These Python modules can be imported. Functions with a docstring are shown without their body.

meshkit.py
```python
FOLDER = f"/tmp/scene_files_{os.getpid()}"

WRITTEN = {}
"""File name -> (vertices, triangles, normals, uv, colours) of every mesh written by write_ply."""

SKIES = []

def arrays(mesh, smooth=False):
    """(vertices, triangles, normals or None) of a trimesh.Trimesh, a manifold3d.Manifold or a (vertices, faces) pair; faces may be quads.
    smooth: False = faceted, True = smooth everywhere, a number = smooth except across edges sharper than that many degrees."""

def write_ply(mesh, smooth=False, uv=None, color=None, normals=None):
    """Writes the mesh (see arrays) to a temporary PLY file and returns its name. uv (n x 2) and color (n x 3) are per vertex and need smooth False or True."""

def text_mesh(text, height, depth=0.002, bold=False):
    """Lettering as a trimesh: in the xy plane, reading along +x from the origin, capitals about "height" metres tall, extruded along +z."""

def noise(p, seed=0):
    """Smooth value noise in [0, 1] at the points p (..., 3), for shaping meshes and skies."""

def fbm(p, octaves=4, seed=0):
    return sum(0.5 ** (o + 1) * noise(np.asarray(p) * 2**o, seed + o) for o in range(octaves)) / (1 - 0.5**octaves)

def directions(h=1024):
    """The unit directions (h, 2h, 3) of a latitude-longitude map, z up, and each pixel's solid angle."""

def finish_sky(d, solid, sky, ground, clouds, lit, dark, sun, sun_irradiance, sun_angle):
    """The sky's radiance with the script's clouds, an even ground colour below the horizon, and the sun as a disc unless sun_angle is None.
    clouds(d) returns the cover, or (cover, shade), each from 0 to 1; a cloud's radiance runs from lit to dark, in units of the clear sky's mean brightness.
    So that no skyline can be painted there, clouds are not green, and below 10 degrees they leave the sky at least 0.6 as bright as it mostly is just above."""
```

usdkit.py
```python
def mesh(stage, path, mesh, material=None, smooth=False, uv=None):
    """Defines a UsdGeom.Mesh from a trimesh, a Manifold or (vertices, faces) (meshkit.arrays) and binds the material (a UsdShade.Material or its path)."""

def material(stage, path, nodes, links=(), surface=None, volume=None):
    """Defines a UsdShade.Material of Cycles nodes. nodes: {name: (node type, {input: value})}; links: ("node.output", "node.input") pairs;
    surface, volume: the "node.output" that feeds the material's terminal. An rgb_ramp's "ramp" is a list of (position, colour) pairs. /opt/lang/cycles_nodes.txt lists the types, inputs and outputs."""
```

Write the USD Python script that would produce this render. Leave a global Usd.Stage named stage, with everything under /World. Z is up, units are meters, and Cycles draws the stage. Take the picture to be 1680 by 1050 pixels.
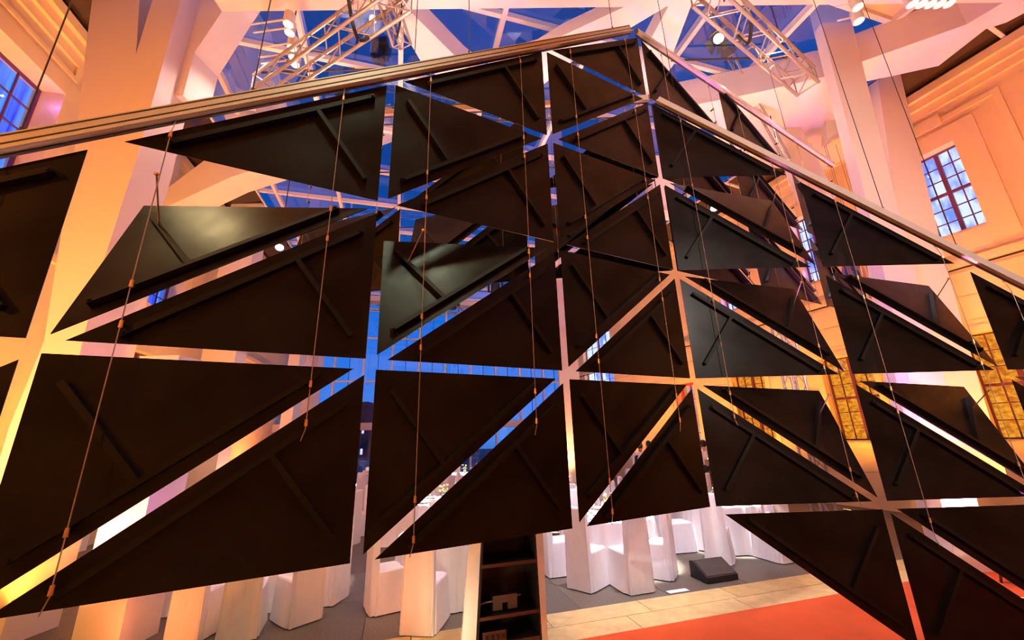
import math, random
import numpy as np, trimesh, usdkit, manifold3d
from meshkit import fbm, text_mesh
from pxr import Usd, UsdGeom, UsdLux, UsdShade, Gf, Sdf
from shapely.geometry import Polygon, box as rect
from shapely.ops import unary_union

random.seed(7)
stage = Usd.Stage.CreateInMemory()
UsdGeom.SetStageUpAxis(stage, 'Z')
UsdGeom.SetStageMetersPerUnit(stage, 1.0)
UsdGeom.Xform.Define(stage, '/World')
UsdGeom.Scope.Define(stage, '/World/Looks')

# ------------------------------------------------------------------ camera
FPX, EYE = 653.0, 2.0                                    # focal length in pixels of the 1680 wide frame, eye height
_u = np.array([-65.0, -2200.0, FPX]); _u /= np.linalg.norm(_u)
_f = np.array([0, 0, 1.0]) - _u[2] * _u; _f /= np.linalg.norm(_f)
_r = np.cross(_f, _u); _r *= np.sign(_r[0])
cam = UsdGeom.Camera.Define(stage, '/World/camera')
cam.CreateHorizontalApertureAttr(36.0)
cam.CreateFocalLengthAttr(36.0 * FPX / 1680)
cam.CreateClippingRangeAttr(Gf.Vec2f(0.05, 500))
cx, cd, cf = [np.array([_r[k], _f[k], _u[k]]) for k in range(3)]
cam.AddTransformOp().Set(Gf.Matrix4d(*cx, 0, *(-cd), 0, *(-cf), 0, 0, 0, EYE, 1))
cam.CreateExposureAttr(0.0)

# ------------------------------------------------------------------ sky and large lights
dome = UsdLux.DomeLight.Define(stage, '/World/dusk_sky')
sky_mat = usdkit.material(stage, '/World/Looks/dusk_sky', {'t': ('texture_coordinate', {}), 's': ('separate_xyz', {}), 'r': ('rgb_ramp', {'ramp': [(0, (.006, .012, .03)), (.46, (.006, .012, .03)), (.5, (.05, .26, .90)), (.62, (.012, .17, .78)), (.78, (.002, .07, .38)), (1, (.001, .05, .29))]}), 'm': ('math', {'math_type': 'multiply_add', 'value2': .5, 'value3': .5}), 'b': ('background_shader', {'strength': 1.0})},
                          [('t.generated', 's.vector'), ('s.z', 'm.value1'), ('m.value', 'r.fac'), ('r.color', 'b.color')], surface='b.background')
dome.CreateIntensityAttr(1.0)
UsdShade.MaterialBindingAPI.Apply(dome.GetPrim()).Bind(sky_mat)

def aim(op_prim, p, d):
    """Puts a light at p with its -z axis along d."""
    z = -np.asarray(d, float); z /= np.linalg.norm(z)
    x = np.cross([0, 0, 1.0] if abs(z[2]) < .99 else [0, 1.0, 0], z); x /= np.linalg.norm(x)
    y = np.cross(z, x)
    op_prim.AddTransformOp().Set(Gf.Matrix4d(*x, 0, *y, 0, *z, 0, *map(float, p), 1))

NL = [0]
def spot(p, d, col, power, cone=30, rad=.08, soft=.5):
    NL[0] += 1
    l = UsdLux.SphereLight.Define(stage, '/World/unseen_light_%03d' % NL[0])
    l.CreateRadiusAttr(rad); l.CreateColorAttr(Gf.Vec3f(*col)); l.CreateIntensityAttr(float(power) / (rad / .1) ** 2)
    if cone < 90:
        s = UsdLux.ShapingAPI.Apply(l.GetPrim()); s.CreateShapingConeAngleAttr(float(cone)); s.CreateShapingConeSoftnessAttr(soft)
    aim(l, p, d)

AMBER, SALMON, PURPLE, WARM, GOLD = (1, .34, .03), (1, .32, .11), (.60, .10, .95), (1, .86, .80), (1, .55, .12)
ORANGE, CREAM, ROSE = (1, .20, .06), (1, .70, .45), (1, .30, .22)
# unseen par cans, placed to light walls, columns and near chairs (position, aim, colour, power, cone): the builder further down puts a housing round each
UNSEEN_UPLIGHTS = [
    ((9.3, 3.2, .3), (.30, .0, 1), AMBER, 2500), ((8.6, 6.6, .3), (.30, .1, 1), AMBER, 2000), ((7.4, 9.8, .3), (.30, .1, 1), AMBER, 2400),
    ((6.1, 12.8, .3), (.3, .1, 1), AMBER, 2200), ((4.9, 16.0, .3), (.3, .1, 1), AMBER, 2200), ((3.6, 19.4, .3), (.3, .1, 1), SALMON, 2000),
    ((-6.2, 2.2, .3), (-.25, .1, 1), AMBER, 3000), ((-6.9, 5.4, .3), (-.3, .1, 1), AMBER, 2700), ((-7.6, 8.8, .3), (-.3, .1, 1), AMBER, 1800),
    ((-8.4, 12.4, .3), (-.3, .1, 1), SALMON, 1800), ((-9.6, 17.0, .3), (-.3, .1, 1), SALMON, 1800),
    ((-5.8, 3.2, .3), (.12, .34, 1), SALMON, 2000), ((-4.7, 4.3, .3), (.1, .4, 1), SALMON, 1500),
    ((-3.9, 4.2, .2), (.0, 1, .35), ORANGE, 48), ((-1.75, 4.2, .2), (.15, 1, .4), ORANGE, 45), ((-.72, 3.9, .2), (.12, .8, .35), CREAM, 60), ((-5.35, 4.65, .15), (.05, .3, 1), AMBER, 420), ((5.2, 4.9, .3), (.15, .30, 1), SALMON, 2500), ((6.4, 6.0, .3), (.1, .5, 1), ROSE, 1500), ((2.0, 15.0, .3), (-.3, .3, 1), SALMON, 1800),  # low ones out of view, placed to light chairs and lectern side
    ((4.9, 4.85, .3), (-.02, .25, 1), PURPLE, 1500), ((5.3, 8.2, .3), (-.1, -.3, 1), PURPLE, 1500), ((-3.3, 3.4, .3), (-.42, .5, 1.35), PURPLE, 260), ((0.8, 9.5, .3), (-.1, -.2, 1), SALMON, 2000),  # purple ones out of view, placed to tint column and rear screen
]
for p, d, c, w in UNSEEN_UPLIGHTS:
    spot(np.array(p) + np.array(d) * .12, d, c, w, cone=62, rad=.06, soft=.8)
# unseen spots high under the roof, placed to light the table tops
TABLE_SPOTS = [((-3.4, 6.6), 1.0), ((-.9, 6.5), 1.3), ((1.7, 7.3), 2.0), ((3.9, 8.3), 2.0), ((-1.6, 9.4), 1.8), ((1.2, 10.4), 1.8), ((3.6, 11.2), 1.8), ((-4.6, 9.4), 1.6),
               ((-7.6, 10.2), 1.4), ((-3.0, 12.4), 1.8), ((0.2, 13.4), 1.8), ((-6.3, 13.2), 1.5), ((3.0, 14.6), 1.6), ((-2.0, 16.4), 1.8), ((-5.5, 16.5), 1.5), ((.5, 17.6), 1.6)]
for (x, y), k in TABLE_SPOTS:
    spot((x + .1, y + .08, 8.6), (-.0128, -.0102, -1), WARM, 60000 * k, cone=6.3, rad=.08, soft=.35)
# unseen downlights below the girders, placed to light the hall from above
for x, y in ((-4.6, 3.0), (0, 3.0), (5.0, 3.0), (-3.2, 9.0), (2.8, 9.0)):
    spot((x, y + 2.6, 8.9), (0, .05, -1), (1, .66, .55), 500, cone=60, rad=.1, soft=.9)
# unseen lamps high in the hall, placed to wash the roof steel
for p, d, c, w in (((-3.6, 8.2, 7.4), (-.3, -.5, 1), (1, .55, .36), 600), ((1.0, 8.4, 7.4), (0, -.5, 1), (1, .72, .62), 700), ((5.2, 7.6, 7.2), (.5, -.4, 1), (1, .48, .36), 300),
                   ((-1.5, 4.6, 7.2), (0, .3, 1), (1, .68, .56), 350), ((3.4, 4.9, 7.2), (.2, .3, 1), (1, .6, .5), 350)):
    spot(p, d, c, w, cone=75, rad=.09, soft=.9)

# unseen lamps high behind the viewpoint, placed to light the rails: amber towards the left screen, neutral towards the right one
spot((-5.2, -4.6, 5.0), (.45, 1, -.22), (1, .30, .035), 3700, cone=50, rad=.1, soft=.7)
spot((4.6, -4.6, 5.4), (.0, 1, -.10), (1, .90, .80), 4600, cone=30, rad=.1, soft=.7)
for x in (-7, 0, 7): spot((x, -4.9, .4), (0, -.25, 1), AMBER, 350, cone=62, rad=.06, soft=.8)  # unseen, placed so the lit back wall reflects in rails and panels
spot((-.25, .35, 9.6), (-.06, .28, -1), (.92, 1, .66), 1600, cone=26, rad=.45, soft=.9)  # unseen lamp above the viewpoint, placed to put sheen on a tilted panel
spot((-5.0, .6, 9.2), (.3, .2, -1), (1, .75, .35), 700, cone=26, rad=.30, soft=.9)  # unseen lamp high at the left, placed to brighten the outer tilted panel
# unseen lamps high behind the screens, placed to light the near chairs from the front
for x, c in ((-3.2, (.36, .20, .17)), (-.9, (.42, .27, .26)), (1.2, (1, .84, .98)), (2.7, (.96, .86, 1.0)), (4.6, (1, .84, .95))):
    spot((x, 4.75, 7.9), (0, .27, -1), c, 3900, cone=24, rad=.09, soft=.8)

# ------------------------------------------------------------------ pixel geometry of the camera: a point of the place for a pixel and a distance
def ray(x, y):
    d = np.array([(x - 840) / FPX, (y - 525) / FPX, 1.0])
    return np.array([d @ _r, d @ _f, d @ _u])
def atY(x, y, Y):
    d = ray(x, y); return d * (Y / d[1]) + [0, 0, EYE]
def atZ(x, y, Z):
    d = ray(x, y); return d * ((Z - EYE) / d[2]) + [0, 0, EYE]
def on_plane(x, y, q, n):
    d = ray(x, y); o = np.array([0, 0, EYE]); return o + d * (np.dot(np.asarray(q) - o, n) / np.dot(d, n))
UP = np.array([0, 0, 1.0])
def unit(v): v = np.asarray(v, float); return v / np.linalg.norm(v)
def azim(deg): a = math.radians(deg); return np.array([math.cos(a), math.sin(a), 0])

# ------------------------------------------------------------------ mesh and prim helpers
class G:
    def __init__(s): s.v, s.f, s.n = [], [], 0
    def add(s, v, f):
        v, f = np.asarray(v, float), np.asarray(f, int)
        s.v.append(v); s.f.append(f + s.n); s.n += len(v); return s
    def tm(s, m): return s.add(m.vertices, m.faces)
    def frame(s, c, a, b, d):
        """box: centre, three half axes"""
        c, a, b, d = map(np.asarray, (c, a, b, d))
        v = [c + i * a + j * b + k * d for i in (-1, 1) for j in (-1, 1) for k in (-1, 1)]
        f = [(0, 1, 3), (0, 3, 2), (4, 6, 7), (4, 7, 5), (0, 4, 5), (0, 5, 1), (2, 3, 7), (2, 7, 6), (0, 2, 6), (0, 6, 4), (1, 5, 7), (1, 7, 3)]
        return s.add(v, f)
    def box(s, c, size, rz=0):
        a, b = azim(rz), azim(rz + 90)
        return s.frame(c, a * size[0] / 2, b * size[1] / 2, UP * size[2] / 2)
    def bar(s, p, q, w, h, up=UP):
        p, q = np.asarray(p, float), np.asarray(q, float)
        d = unit(q - p); up = np.asarray(up, float); side = np.cross(d, up)
        if np.linalg.norm(side) < 1e-6: side = np.cross(d, [1, 0, 0])
        side = unit(side); u2 = np.cross(side, d)
        return s.frame((p + q) / 2, (q - p) / 2, side * w / 2, u2 * h / 2)
    def tube(s, p, q, r, n=8, r2=None):
        p, q = np.asarray(p, float), np.asarray(q, float); r2 = r if r2 is None else r2
        d = unit(q - p); a = unit(np.cross(d, [0, 0, 1] if abs(d[2]) < .9 else [1, 0, 0])); b = np.cross(d, a)
        t = np.arange(n) * 2 * np.pi / n; c = np.cos(t)[:, None] * a + np.sin(t)[:, None] * b
        v = np.vstack([p + c * r, q + c * r2, [p], [q]]); f = []
        for i in range(n):
            j = (i + 1) % n; f += [(i, j, n + j), (i, n + j, n + i), (2 * n, j, i), (2 * n + 1, n + i, n + j)]
        return s.add(v, f)
    def path(s, pts, r, n=6):
        for a, b in zip(pts[:-1], pts[1:]): s.tube(a, b, r, n)
        return s
    def prism(s, pts, vec):
        """planar polygon extruded by vec"""
        pts = np.asarray(pts, float); vec = np.asarray(vec, float)
        c = pts.mean(0); nn = unit(sum(np.cross(pts[i] - c, pts[(i + 1) % len(pts)] - c) for i in range(len(pts))))
        a = unit(pts[1] - pts[0]); b = np.cross(nn, a)
        uv = np.c_[(pts - pts[0]) @ a, (pts - pts[0]) @ b]
        try:
            import mapbox_earcut as me
            tri = np.asarray(me.triangulate_float64(uv, np.array([len(uv)], np.uint32)), int).reshape(-1, 3)
        except Exception:
            tri = np.array([(0, i, i + 1) for i in range(1, len(pts) - 1)])
        n = len(pts)
        f = [tuple(t) for t in tri] + [tuple(t[::-1] + n) for t in tri]
        for i in range(n):
            j = (i + 1) % n; f += [(i, i + n, j + n), (i, j + n, j)]
        return s.add(np.vstack([pts, pts + vec]), f)
    def lathe(s, prof, n=24, c=(0, 0, 0)):
        t = np.arange(n) * 2 * np.pi / n; v = []
        for r, z in prof: v += [(r * math.cos(x) + c[0], r * math.sin(x) + c[1], z + c[2]) for x in t]
        f = []
        for k in range(len(prof) - 1):
            for i in range(n):
                j = (i + 1) % n; f += [(k * n + i, k * n + j, k * n + n + j), (k * n + i, k * n + n + j, k * n + n + i)]
        return s.add(v, f)
    def ball(s, c, r, sub=1, sc=(1, 1, 1)):
        m = trimesh.creation.icosphere(sub, 1.0); return s.add(m.vertices * np.asarray(sc) * r + np.asarray(c), m.faces)
    def mesh(s): return np.vstack(s.v), np.vstack(s.f)

COUNT = {}
def numbered(parent, name):
    k = COUNT[(parent, name)] = COUNT.get((parent, name), -1) + 1
    return f'{parent}/{name}' if k == 0 else f'{parent}/{name}_{k:03d}'
def say(prim, **kw):
    for k, v in kw.items():
        if v: prim.SetCustomDataByKey(k, v)
    return prim
class Thing:
    def __init__(s, name, label, cat, loc=(0, 0, 0), rz=0, group=None, kind=None):
        s.loc = np.asarray(loc, float); s.path = numbered('/World', name)
        x = UsdGeom.Xform.Define(stage, s.path); x.AddTranslateOp().Set(Gf.Vec3d(*map(float, s.loc)))
        if rz: x.AddRotateZOp().Set(float(rz))
        s.prim = x.GetPrim(); say(s.prim, label=label, category=cat, group=group, kind=kind)
    def part(s, name, g, m, smooth=False, local=False, label=None, sub=None, kind=None):
        v, f = g.mesh() if isinstance(g, G) else g
        p = numbered(sub or s.path, name)
        pr = usdkit.mesh(stage, p, (v - (0 if local else s.loc), f), m, smooth=smooth).GetPrim()
        say(pr, label=label, kind=kind); return p
def single(name, label, cat, g, m, smooth=False, group=None, kind=None):
    v, f = g.mesh() if isinstance(g, G) else g
    p = usdkit.mesh(stage, numbered('/World', name), (v, f), m, smooth=smooth).GetPrim()
    return say(p, label=label, category=cat, group=group, kind=kind)
def copy(src, loc, rz=0, label=None, group=None, scale=None):
    was = src.prim.GetCustomData()
    base = src.prim.GetName()
    if base[-4:-3] == '_' and base[-3:].isdigit(): base = base[:-4]
    x = UsdGeom.Xform.Define(stage, numbered('/World', base))
    x.GetPrim().GetReferences().AddInternalReference(src.path)
    x.ClearXformOpOrder()
    x.AddTranslateOp().Set(Gf.Vec3d(*map(float, loc))); r = x.GetPrim().GetAttribute('xformOp:rotateZ')
    x.AddRotateZOp().Set(float(rz))
    say(x.GetPrim(), label=label or was.get('label'), category=was.get('category'), group=group or was.get('group'))
    x.GetPrim().SetInstanceable(True)
    return x.GetPrim()

# ------------------------------------------------------------------ materials
def M(name, col, rough=.6, metal=0, var=0, scale=6, bump=0, bscale=40, bd=.01, emit=None, es=0, spec=.5, obj=False, stretch=None, trans=0, rvar=0, sheen=0):
    nodes = {'p': ('principled_bsdf', {'base_color': col, 'roughness': rough, 'metallic': metal, 'specular_ior_level': spec})}
    if emit is not None: nodes['p'][1].update(emission_color=emit, emission_strength=es)
    if trans: nodes['p'][1].update(transmission_weight=trans)
    if sheen: nodes['p'][1].update(sheen_weight=sheen)
    links = []
    if var or bump or rvar:
        if obj: nodes['t'] = ('texture_coordinate', {}); src = 't.object'
        else: nodes['t'] = ('geometry', {}); src = 't.position'
        nodes['m'] = ('mapping', {'scale': stretch or (1, 1, 1)}); links += [(src, 'm.vector')]
    if var:
        nodes['n'] = ('noise_texture', {'scale': scale, 'detail': 5.0, 'roughness': .6})
        c = np.array(col, float)
        nodes['r'] = ('rgb_ramp', {'ramp': [(.28, tuple(c * (1 - var))), (.72, tuple(np.minimum(c * (1 + var), 1)))]})
        links += [('m.vector', 'n.vector'), ('n.fac', 'r.fac'), ('r.color', 'p.base_color')]
    if rvar:
        nodes['n3'] = ('noise_texture', {'scale': scale * .6, 'detail': 3.0})
        nodes['mr'] = ('map_range', {'from_min': .3, 'from_max': .7, 'to_min': rough - rvar, 'to_max': rough + rvar})
        links += [('m.vector', 'n3.vector'), ('n3.fac', 'mr.value'), ('mr.result', 'p.roughness')]
    if bump:
        nodes['n2'] = ('noise_texture', {'scale': bscale, 'detail': 4.0}); nodes['b'] = ('bump', {'strength': bump, 'distance': bd})
        links += [('m.vector', 'n2.vector'), ('n2.fac', 'b.height'), ('b.normal', 'p.normal')]
    return usdkit.material(stage, '/World/Looks/' + name, nodes, links, surface='p.BSDF')
def pane_mat(name, base=.06, grow=.75, tint=(1, 1, 1), refl=(1, 1, 1)):
    return usdkit.material(stage, '/World/Looks/' + name, {'f': ('layer_weight', {'blend': .5}), 'q': ('math', {'math_type': 'power', 'value2': 4.0}), 'k': ('math', {'math_type': 'multiply_add', 'value2': grow, 'value3': base}), 't': ('transparent_bsdf', {'color': tint}), 'g': ('glossy_bsdf', {'color': refl, 'roughness': 0.0}), 'x': ('mix_closure', {})},
                           [('f.facing', 'q.value1'), ('q.value', 'k.value1'), ('k.value', 'x.fac'), ('t.BSDF', 'x.closure1'), ('g.BSDF', 'x.closure2')], surface='x.closure')
plaster = M('ochre_plaster', (.88, .66, .34), .75, var=.05, scale=1.2, bump=.08, bscale=60, spec=.2)
plaster_l = M('ochre_plaster_moulding', (.90, .69, .37), .7, var=.04, scale=2, bump=.05, spec=.2)
white = M('white_paint', (.84, .80, .76), .55, var=.02, scale=1.0, bump=.03, bscale=30, spec=.3)
steel = M('black_steel', (.0052, .0042, .0038), .31, metal=.0, var=.6, scale=2.2, rvar=.10, bump=.03, bscale=12, spec=.27, obj=True)
rib_m = M('black_paint', (.005, .0045, .004), .5, spec=.25)
alu = M('aluminium', (.72, .70, .67), .42, metal=.25, var=.03, scale=8)
groove_m = M('dark_groove', (.04, .033, .027), .6)
truss_m = M('truss_aluminium', (.42, .40, .38), .35, metal=.6)
wire_m = M('wire_rope', (.42, .36, .31), .4, metal=.4)
brass = M('brass_clamp', (.75, .46, .24), .35, metal=.7)
chrome = M('chrome', (.75, .75, .75), .2, metal=1)
black = M('black_housing', (.012, .012, .013), .45)
cloth = M('white_cloth', (.88, .87, .88), .85, var=.02, scale=9, bump=.12, bscale=220, spec=.15, sheen=.2)
cloth2 = M('white_chair_cover', (.87, .855, .875), .8, var=.03, scale=7, bump=.4, bscale=4, bd=.03, stretch=(2.4, 2.4, .9), spec=.2, sheen=.2)
granite = M('grey_granite', (.100, .088, .066), .55, var=.5, scale=55, bump=.1, bscale=200)
granite2 = M('grey_granite_light', (.122, .107, .080), .55, var=.5, scale=55, bump=.1, bscale=200)
lime = M('limestone', (.54, .40, .14), .42, var=.22, scale=5, bump=.05, bscale=40)
lime2 = M('limestone_pale', (.60, .47, .20), .42, var=.2, scale=6, bump=.05, bscale=40)
carpet = M('red_carpet', (.62, .085, .012), .85, var=.08, scale=4, bump=.35, bscale=500, spec=.1, sheen=.2)
dark_wood = M('dark_red_window_wood', (.14, .03, .06), .5)
roof_glass = pane_mat('roof_glass', .11, .7, (.95, .97, 1.0))
wall_glass = pane_mat('window_glass', .04, .3, (.97, .98, 1.0))
porcelain = M('porcelain', (.9, .9, .9), .2)
glassware = M('glassware', (1, 1, 1), .03, trans=1.0)
leaf_m = M('leaf', (.07, .22, .03), .5, var=.3, scale=30)
flower_m = M('flower', (.72, .16, .06), .6, var=.25, scale=30)
yellow_m = M('yellow_flower', (.85, .55, .08), .6)
skin = M('skin', (.50, .27, .18), .5); hair_m = M('dark_hair', (.015, .010, .008), .6)
shirt_m = M('white_shirt', (.85, .82, .84), .8); trouser_m = M('black_trousers', (.012, .012, .014), .8)
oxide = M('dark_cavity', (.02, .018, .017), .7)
def lens_mat(name, col, s): return usdkit.material(stage, '/World/Looks/' + name, {'e': ('emission', {'color': col, 'strength': s})}, [], surface='e.emission')
lens_warm, lens_white, lens_amber, lens_purple = lens_mat('lens_warm', (1, .82, .45), 4), lens_mat('lens_white', (.9, .95, 1), 5), lens_mat('lens_amber', (1, .5, .12), 9), lens_mat('lens_purple', (.5, .2, 1), 6)
def room_mat(name, a, b, s, scale, stretch, lo=.35, hi=.65):
    return usdkit.material(stage, '/World/Looks/' + name, {'t': ('geometry', {}), 'm': ('mapping', {'scale': stretch}), 'n': ('noise_texture', {'scale': scale, 'detail': 4.0}), 'r': ('rgb_ramp', {'ramp': [(lo, a), (hi, b)]}), 'e': ('emission', {'strength': s})},
                           [('t.position', 'm.vector'), ('m.vector', 'n.vector'), ('n.fac', 'r.fac'), ('r.color', 'e.color')], surface='e.emission')
blue_room = room_mat('lit_room_blue', (0, .025, .70), (.06, .25, 1.0), 1.35, 1.6, (5, 5, .25))
pale_room = room_mat('lit_room_pale_blue', (.13, .22, .98), (.50, .60, 1.0), 1.7, 1.3, (1.2, 1.2, .5), .42, .5)
gold_room = room_mat('lit_room_gold', (.55, .12, .004), (1.0, .42, .03), 1.0, 5, (2, 2, 3))
city_lit = lens_mat('lit_flat_window', (.75, .8, 1), 1.0)
city_dark = M('city_facade', (.05, .05, .07), .8)

# ================================================================== STRUCTURE
class Wall:
    def __init__(s, q, deg, side, z1=10.02, th=.7):
        s.q = np.array([q[0], q[1], 0.0]); s.t = azim(deg); s.n = azim(deg + side * 90); s.z1, s.th = z1, th
    def st(s, x, y, d=0):
        p = on_plane(x, y, s.q + s.n * d, s.n); return float((p - s.q) @ s.t), float(p[2])
    def p(s, a, z, d=0): return s.q + s.t * a + UP * z + s.n * d
    def slab(s, poly, d0, d1, g=None):
        """a shapely polygon in (along, height) between the depths d0 and d1 (towards the room)"""
        g = g or G()
        for one in getattr(poly, 'geoms', [poly]):
            if one.is_empty or one.area < 1e-4: continue
            m = trimesh.creation.extrude_polygon(one, d1 - d0, engine='earcut')
            v = m.vertices; g.add(s.q + np.outer(v[:, 0], s.t) + np.outer(v[:, 1], UP) + np.outer(v[:, 2] + d0, s.n), m.faces)
        return g
    def bar(s, a0, a1, z0, z1, d0, d1, g=None):
        g = g or G()
        return g.frame(s.p((a0 + a1) / 2, (z0 + z1) / 2, (d0 + d1) / 2), s.t * (a1 - a0) / 2, UP * (z1 - z0) / 2, s.n * (d1 - d0) / 2)

WR = Wall((7.19, 16.0), 112, 1)                          # right wing: the normal points back into the hall
_d = ray(110, 45); _q = _d * (10.2 / np.hypot(_d[0], _d[1]))
WL = Wall(_q, 104, -1)                                   # left wing
FA = Wall((-7.36, 22.0), 15, -1)                         # glass front to the garden
NW, ND = [0], [0]
def window(wall, a0, a1, z0, z1, room, label, depth=.22, cols=4, rows=6, curtains=False):
    NW[0] += 1
    t = Thing('window_%d' % NW[0], label, 'window', wall.p((a0 + a1) / 2, z0, -depth), kind='structure')
    fw, am, zt = .03, (a0 + a1) / 2, z0 + (z1 - z0) * .5
    D0, D1 = -depth - .045, -depth + .015
    g = G()
    for x0, x1, y0, y1 in ((a0, a0 + fw, z0, z1), (a1 - fw, a1, z0, z1), (a0 + fw, a1 - fw, z0, z0 + fw), (a0 + fw, a1 - fw, z1 - fw, z1)): wall.bar(x0, x1, y0, y1, D0, D1, g)
    t.part('frame', g, dark_wood)
    t.part('mullion', wall.bar(am - .036, am + .036, z0 + fw, z1 - fw, D0, D1 + .012), dark_wood)
    for x0, x1 in ((a0 + fw, am - .036), (am + .036, a1 - fw)): t.part('transom', wall.bar(x0, x1, zt - .03, zt + .03, D0, D1 + .01), dark_wood)
    half = cols // 2
    for x0, x1 in ((a0 + fw, am - .036), (am + .036, a1 - fw)):
        for y0, y1 in ((z0 + fw, zt - .03), (zt + .03, z1 - fw)):
            w, h, nr = (x1 - x0) / half, (y1 - y0) / (rows // 2), rows // 2
            for k in range(1, half): t.part('glazing_bar', wall.bar(x0 + k * w - .009, x0 + k * w + .009, y0, y1, D0 + .012, D1 - .012), dark_wood)
            for k in range(1, nr): t.part('glazing_bar', wall.bar(x0, x1, y0 + k * h - .009, y0 + k * h + .009, D0 + .012, D1 - .013), dark_wood)
            for i in range(half):
                for k in range(nr): t.part('pane', wall.bar(x0 + i * w + .012, x0 + (i + 1) * w - .012, y0 + k * h + .012, y0 + (k + 1) * h - .012, -depth - .03, -depth - .024), wall_glass)
    t.part('lit_room', wall.bar(a0 - .05, a1 + .05, z0 - .05, z1 + .05, -depth - .14, -depth - .12), room)
    t.part('window_sill', wall.bar(a0, a1, z0 - .05, z0, -depth + .03, .05), plaster_l)
    return t

# ---- the openings of the right wall, from the panes that the photograph shows
s1, zt1 = WR.st(1565, 231); s1b, zb1 = WR.st(1621, 364); sm1, _ = WR.st(1551, 316)
hw = abs(s1 - sm1) * 1.0
W1 = (s1, s1 + 2 * hw)
sm2, _ = WR.st(1341, 432)
W2 = (sm2 - hw, sm2 + hw)
pitch = sm2 - (s1 + hw)
wins_r = [W1, W2, (W2[0] + pitch, W2[1] + pitch), (W1[0] - pitch, W1[1] - pitch)]
zb, zt = zb1, zt1
lz0, lz1 = WR.st(1404, 722)[1], WR.st(1375, 586)[1]
a0, za = WR.st(1200, 640); a1, _ = WR.st(1247, 640); _, ztop = WR.st(1228, 610)
arch = (min(a0, a1), max(a0, a1)); ar = (arch[1] - arch[0]) / 2; ac = (arch[0] + arch[1]) / 2
b0, b1 = sorted((WR.st(1109, 660)[0], WR.st(1142, 660)[0])); door2 = (b0, b1, 0.0, WR.st(1125, 627)[1])
c0, c1 = sorted((WR.st(957, 590)[0], WR.st(1004, 590)[0])); win5 = (c0, c1, WR.st(980, 640)[1] - .8, WR.st(985, 545)[1])
shape = rect(-26, 0, 9.75, 10.02)
holes_r = [rect(a, zb, b, zt) for a, b in wins_r] + [rect(a - .18, lz0, b + .18, lz1) for a, b in wins_r]
arch_poly = unary_union([rect(arch[0], 0, arch[1], ztop - ar), Polygon([(ac + ar * math.cos(x), ztop - ar + ar * math.sin(x)) for x in np.linspace(0, math.pi, 25)])])
holes_r += [arch_poly, rect(door2[0], 0, door2[1], door2[3]), rect(win5[0], win5[2], win5[1], win5[3])]
hr = unary_union(holes_r)
wr = Thing('wall_right', 'amber lit ochre plaster wall of the right wing with tall windows', 'wall', WR.p(0, 0, 0), kind='structure')
wr.part('plaster', WR.slab(shape.difference(hr), -WR.th, 0), plaster)
zs = WR.st(1340, 506)[1]
wr.part('string_course', WR.bar(-26, 9.7, zs, zs + .16, 0, .09), plaster_l)
wr.part('string_dark_line', WR.bar(-26, 9.7, zs - .05, zs - .015, 0, .015), oxide)  # dark strip laid just below the string course
for z0, z1, d in ((9.35, 9.55, .06), (9.55, 9.75, .14), (9.75, 9.95, .24)): wr.part('cornice_step', WR.bar(-26, 9.7, z0, z1, 0, d), plaster_l)
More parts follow.
